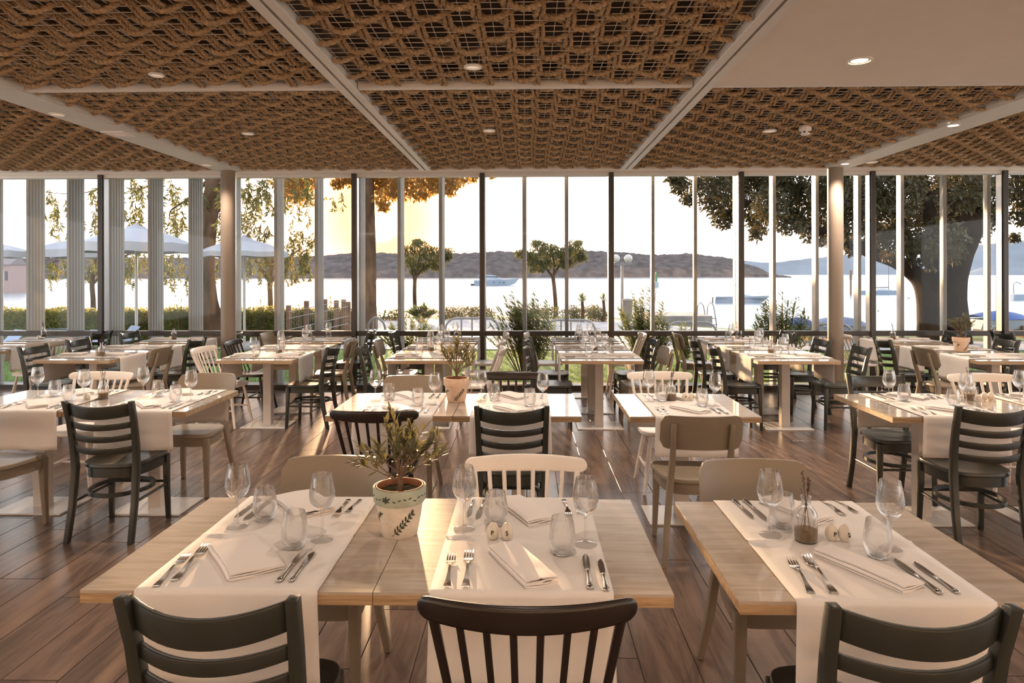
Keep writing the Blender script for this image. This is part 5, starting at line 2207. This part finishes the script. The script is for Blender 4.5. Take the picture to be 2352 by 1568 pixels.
def boat_at(px, py, name, label, rz=0.0, group=None):
    d = ray(px, py)
    t_ = (SEAZ - EYE) / d.z
    t = thing(name, label, 'boat', (d.x * t_, d.y * t_, SEAZ), rz, group)
    return t, t_ * d.y


t, D = boat_at(1137, 655.5, 'motor_yacht', 'white motor yacht crossing before the wooded hill')
k = D / F
m = MB()
L = 95 * k
m.loft(hull(L, L * .27, 12 * k, sheer=.35))
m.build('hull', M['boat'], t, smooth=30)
m = MB()
rg = []
for x, w, z in ((-L * .36, L * .10, 24 * k), (-L * .1, L * .10, 24.5 * k), (L * .0, L * .095, 23 * k), (L * .12, L * .08, 17 * k), (L * .24, L * .06, 13 * k)):
    rg.append([(x, -w * 1.1, 12 * k), (x, -w, z), (x, w, z), (x, w * 1.1, 12 * k)])
m.loft(rg)
m.build('cabin', M['boat'], t, smooth=30)
m = MB()
m.box((-L * .12, 0, 20.3 * k), (L * .42, L * .215, 2.4 * k))
m.build('cabin_window', M['boat_dark'], t, smooth=0)
m = MB()
m.loft([[(x, -L * .015, z0), (x, -L * .015, z0 + 1.6 * k), (x, L * .015, z0 + 1.6 * k), (x, L * .015, z0)] for x, z0 in ((-L * .44, 12 * k), (-L * .42, 21 * k), (-L * .36, 25 * k), (-L * .30, 26 * k))])
m.build('radar_arch', M['boat'], t, smooth=0)
for x in (-L * .02, L * .12, L * .22):
    m = MB()
    m.box((x, 0, 7.5 * k), (3.2 * k, L * .245, 2 * k))
    m.build('porthole', M['boat_dark'], t, smooth=0)
m = MB()
m.loft(hull(L * .12, L * .05, 4 * k))
m.v = [(x - L * .53, y, z) for x, y, z in m.v]
m.build('tender', M['boat_dark'], t, smooth=30)

t, D = boat_at(1700, 695.5, 'moored_boat', 'white open boat with a folded frame moored before the quay')
k = D / F
L = 118 * k
m = MB()
m.loft(hull(L, L * .26, 14 * k, sheer=.12))
m.build('hull', M['boat'], t, smooth=30)
m = MB()
m.box((-L * .02, 0, 9.5 * k), (L * .95, L * .235, 1.0 * k))
m.build('rubbing_strake', M['boat_dark'], t, smooth=0)
m = MB()
m.loft([[(x, -w, 14 * k), (x, -w * .8, z), (x, w * .8, z), (x, w, 14 * k)] for x, w, z in ((-L * .1, L * .08, 17 * k), (L * .02, L * .08, 20 * k), (L * .2, L * .06, 16 * k))])
m.build('cuddy', M['boat'], t, smooth=30)
m = MB()
m.tube([(-L * .5, 0, 12 * k), (-L * .53, 0, 40 * k)], .02, 6)
m.tube([(-L * .50, -L * .08, 14 * k), (-L * .42, -L * .08, 27 * k), (-L * .30, -L * .08, 14 * k)], .015, 6)
m.tube([(-L * .50, L * .08, 14 * k), (-L * .42, L * .08, 27 * k), (-L * .30, L * .08, 14 * k)], .015, 6)
m.build('stern_frame', M['steel_rail'], t)
m = MB()
m.tube([(L * .25, L * .06, 15 * k), (L * .27, L * .06, 20 * k), (L * .48, 0, 22 * k), (L * .27, -L * .06, 20 * k), (L * .25, -L * .06, 15 * k)], .012, 6)
m.build('bow_rail', M['steel_rail'], t)
m = MB()
m.box((-L * .53, 0, 6 * k), (3 * k, 4 * k, 13 * k))
m.build('outboard_motor', M['boat_dark'], t, smooth=0, bevel=.02)

t, D = boat_at(2022, 677.5, 'sailing_boat', 'small sailing boat with bare mast moored beyond the leaning bough')
k = D / F
L = 92 * k
m = MB()
m.loft(hull(L, L * .27, 9 * k, sheer=.1))
m.build('hull', M['boat'], t, smooth=30)
m = MB()
m.loft([[(x, -w, 9 * k), (x, -w * .8, z), (x, w * .8, z), (x, w, 9 * k)] for x, w, z in ((-L * .12, L * .08, 12 * k), (L * .05, L * .08, 12.5 * k), (L * .25, L * .05, 10.5 * k))])
m.build('cabin', M['boat'], t, smooth=30)
m = MB()
m.tube([(L * .2, 0, 9 * k), (L * .2, 0, 74 * k)], [.06, .04], 8)
m.build('mast', M['boat_dark'], t)
m = MB()
m.tube([(L * .2, 0, 16 * k), (-L * .3, 0, 15 * k)], .07, 8)
m.build('boom', M['boat_dark'], t)
m = MB()
m.box((-L * .52, 0, 6 * k), (3.4 * k, 3 * k, 10 * k))
m.build('outboard_motor', M['boat_dark'], t, smooth=0, bevel=.03)

t, D = boat_at(2346, 691, 'dinghy', 'pale small boat with a curved frame, past the last dark mullion', .1)
k = D / F
L = 46 * k
m = MB()
m.loft(hull(L, L * .3, 13 * k))
m.build('hull', M['boat'], t, smooth=30)
m = MB()
m.tube([(-L * .4, 0, 12 * k), (-L * .42, 0, 36 * k), (-L * .25, 0, 41 * k), (0, 0, 36 * k)], .04, 6)
m.build('frame_hoop', M['boat_dark'], t)

# navigation buoy and small floats
t, D = boat_at(1507, 659.5, 'navigation_buoy', 'green light tower on a white round base in the sea')
t['category'] = 'buoy'
k = D / F
m = MB()
m.lathe([(6.5 * k, -.2), (6.5 * k, 11 * k), (5 * k, 12.5 * k)], 20)
m.build('round_base', M['boat'], t)
m = MB()
m.lathe([(3 * k, 12 * k), (2.4 * k, 28 * k), (2.6 * k, 29 * k), (1 * k, 34 * k)], 14)
m.build('tower', M['green_buoy'], t)
for px, py, lab in ((2087, 687, 'small grey float bobbing by the leaning tree trunk'), (1834, 685, 'tiny pale float between boat and column'), (2017, 716, 'tiny dark float close to the dark mullion')):
    t, D = boat_at(px, py, 'mooring_float', lab, 0, 'mooring floats')
    t['category'] = 'float'
    k = D / F
    m = MB()
    m.lathe([(.001, -1 * k), (2.4 * k, -.4 * k), (2.6 * k, 1 * k), (1.2 * k, 2.4 * k), (.001, 2.8 * k)], 12)
    m.build('float_body', M['stone'], t)
    m = MB()
    m.tube([(0, 0, 2.5 * k), (0, 0, 4.5 * k)], .35 * k, 6)
    m.build('float_ring', M['steel_rail'], t)
t, D = boat_at(1954, 679, 'mooring_post', 'dark mooring post standing in the water by the column')
t['category'] = 'post'
k = D / F
m = MB()
m.lathe([(2.0 * k, -.3), (2.0 * k, 35 * k), (2.9 * k, 35 * k), (2.9 * k, 56 * k), (.001, 58 * k)], 10)
m.build('pile', M['timber'], t)

# covered boats ashore
def covered(px0, px1, topy, boty, Y, mt, label, seed):
    a, b = aty(px0, boty, Y), aty(px1, boty, Y)
    z1, z0 = aty(0, topy, Y).z, a.z
    L, H = b.x - a.x, z1 - z0
    t = thing('covered_boat', label, 'boat', ((a.x + b.x) / 2, Y, z0), 0, 'boats under covers on the shore')
    m = MB()
    m.loft(hull(L, .9, H * .5, sheer=.1))
    m.build('hull', M['boat'], t, smooth=30)
    m = MB()
    rnd = random.Random(seed)
    def fn(u, v):
        x = -L * .5 + L * 1.02 * u
        y = (v - .5) * .98
        wq = 1 - max(0, (u - .5) / .5) ** 2.2
        prof = sin(pi * min(1, u * .9 + .12)) ** .55
        z = H * .42 + H * .60 * prof * (1 - (2 * v - 1) ** 2 * .8) + .02 * noise.noise(Vector((x * 3, y * 4, seed)))
        return (x, y * (wq * .95 + .05), z)
    m.grid(fn, 24, 10)
    m.build('boat_cover', M[mt], t, smooth=60)
    for u in (.2, .7):
        m = MB()
        m.box((-L / 2 + L * u, 0, -.1), (.1, .8, .3))
        m.build('cradle', M['timber'], t, smooth=0)


covered(1872, 1996, 726, 768, 17.2, 'lilac', 'boat under a pale blue cover behind the round column', 1)
covered(2236, 2368, 714, 752, 17.6, 'blue', 'boat under a bright blue cover beside the big trunk', 2)
covered(1805, 1868, 728, 758, 17.4, 'blue', 'boat under a dark blue cover half hidden by oleander', 3)

# pink house on the far shore at the hedge end
c = aty(20, 640, 120)
t = thing('pink_house', 'pinkish house on the water beyond the hedge, under a parasol', 'house', (c.x, 120, SEAZ), 0)
wd = 46 * 120 / F
h = aty(0, 592, 120).z - SEAZ
m = MB()
m.box((0, 0, h * .42), (wd, 4, h * .84))
m.build('wall', M['house'], t, smooth=0)
m = MB()
m.loft([[(-wd * .55, -2.3, h * .82), (-wd * .55, 2.3, h * .82), (-wd * .55, 0, h * 1.05)], [(wd * .55, -2.3, h * .82), (wd * .55, 2.3, h * .82), (wd * .55, 0, h * 1.05)]])
m.build('roof', M['roof'], t, smooth=0)
for x in (-.25, .05, .32):
    m = MB()
    m.box((wd * x, -2.0, h * .5), (wd * .13, .12, h * .26))
    m.build('window', M['boat_dark'], t, smooth=0)
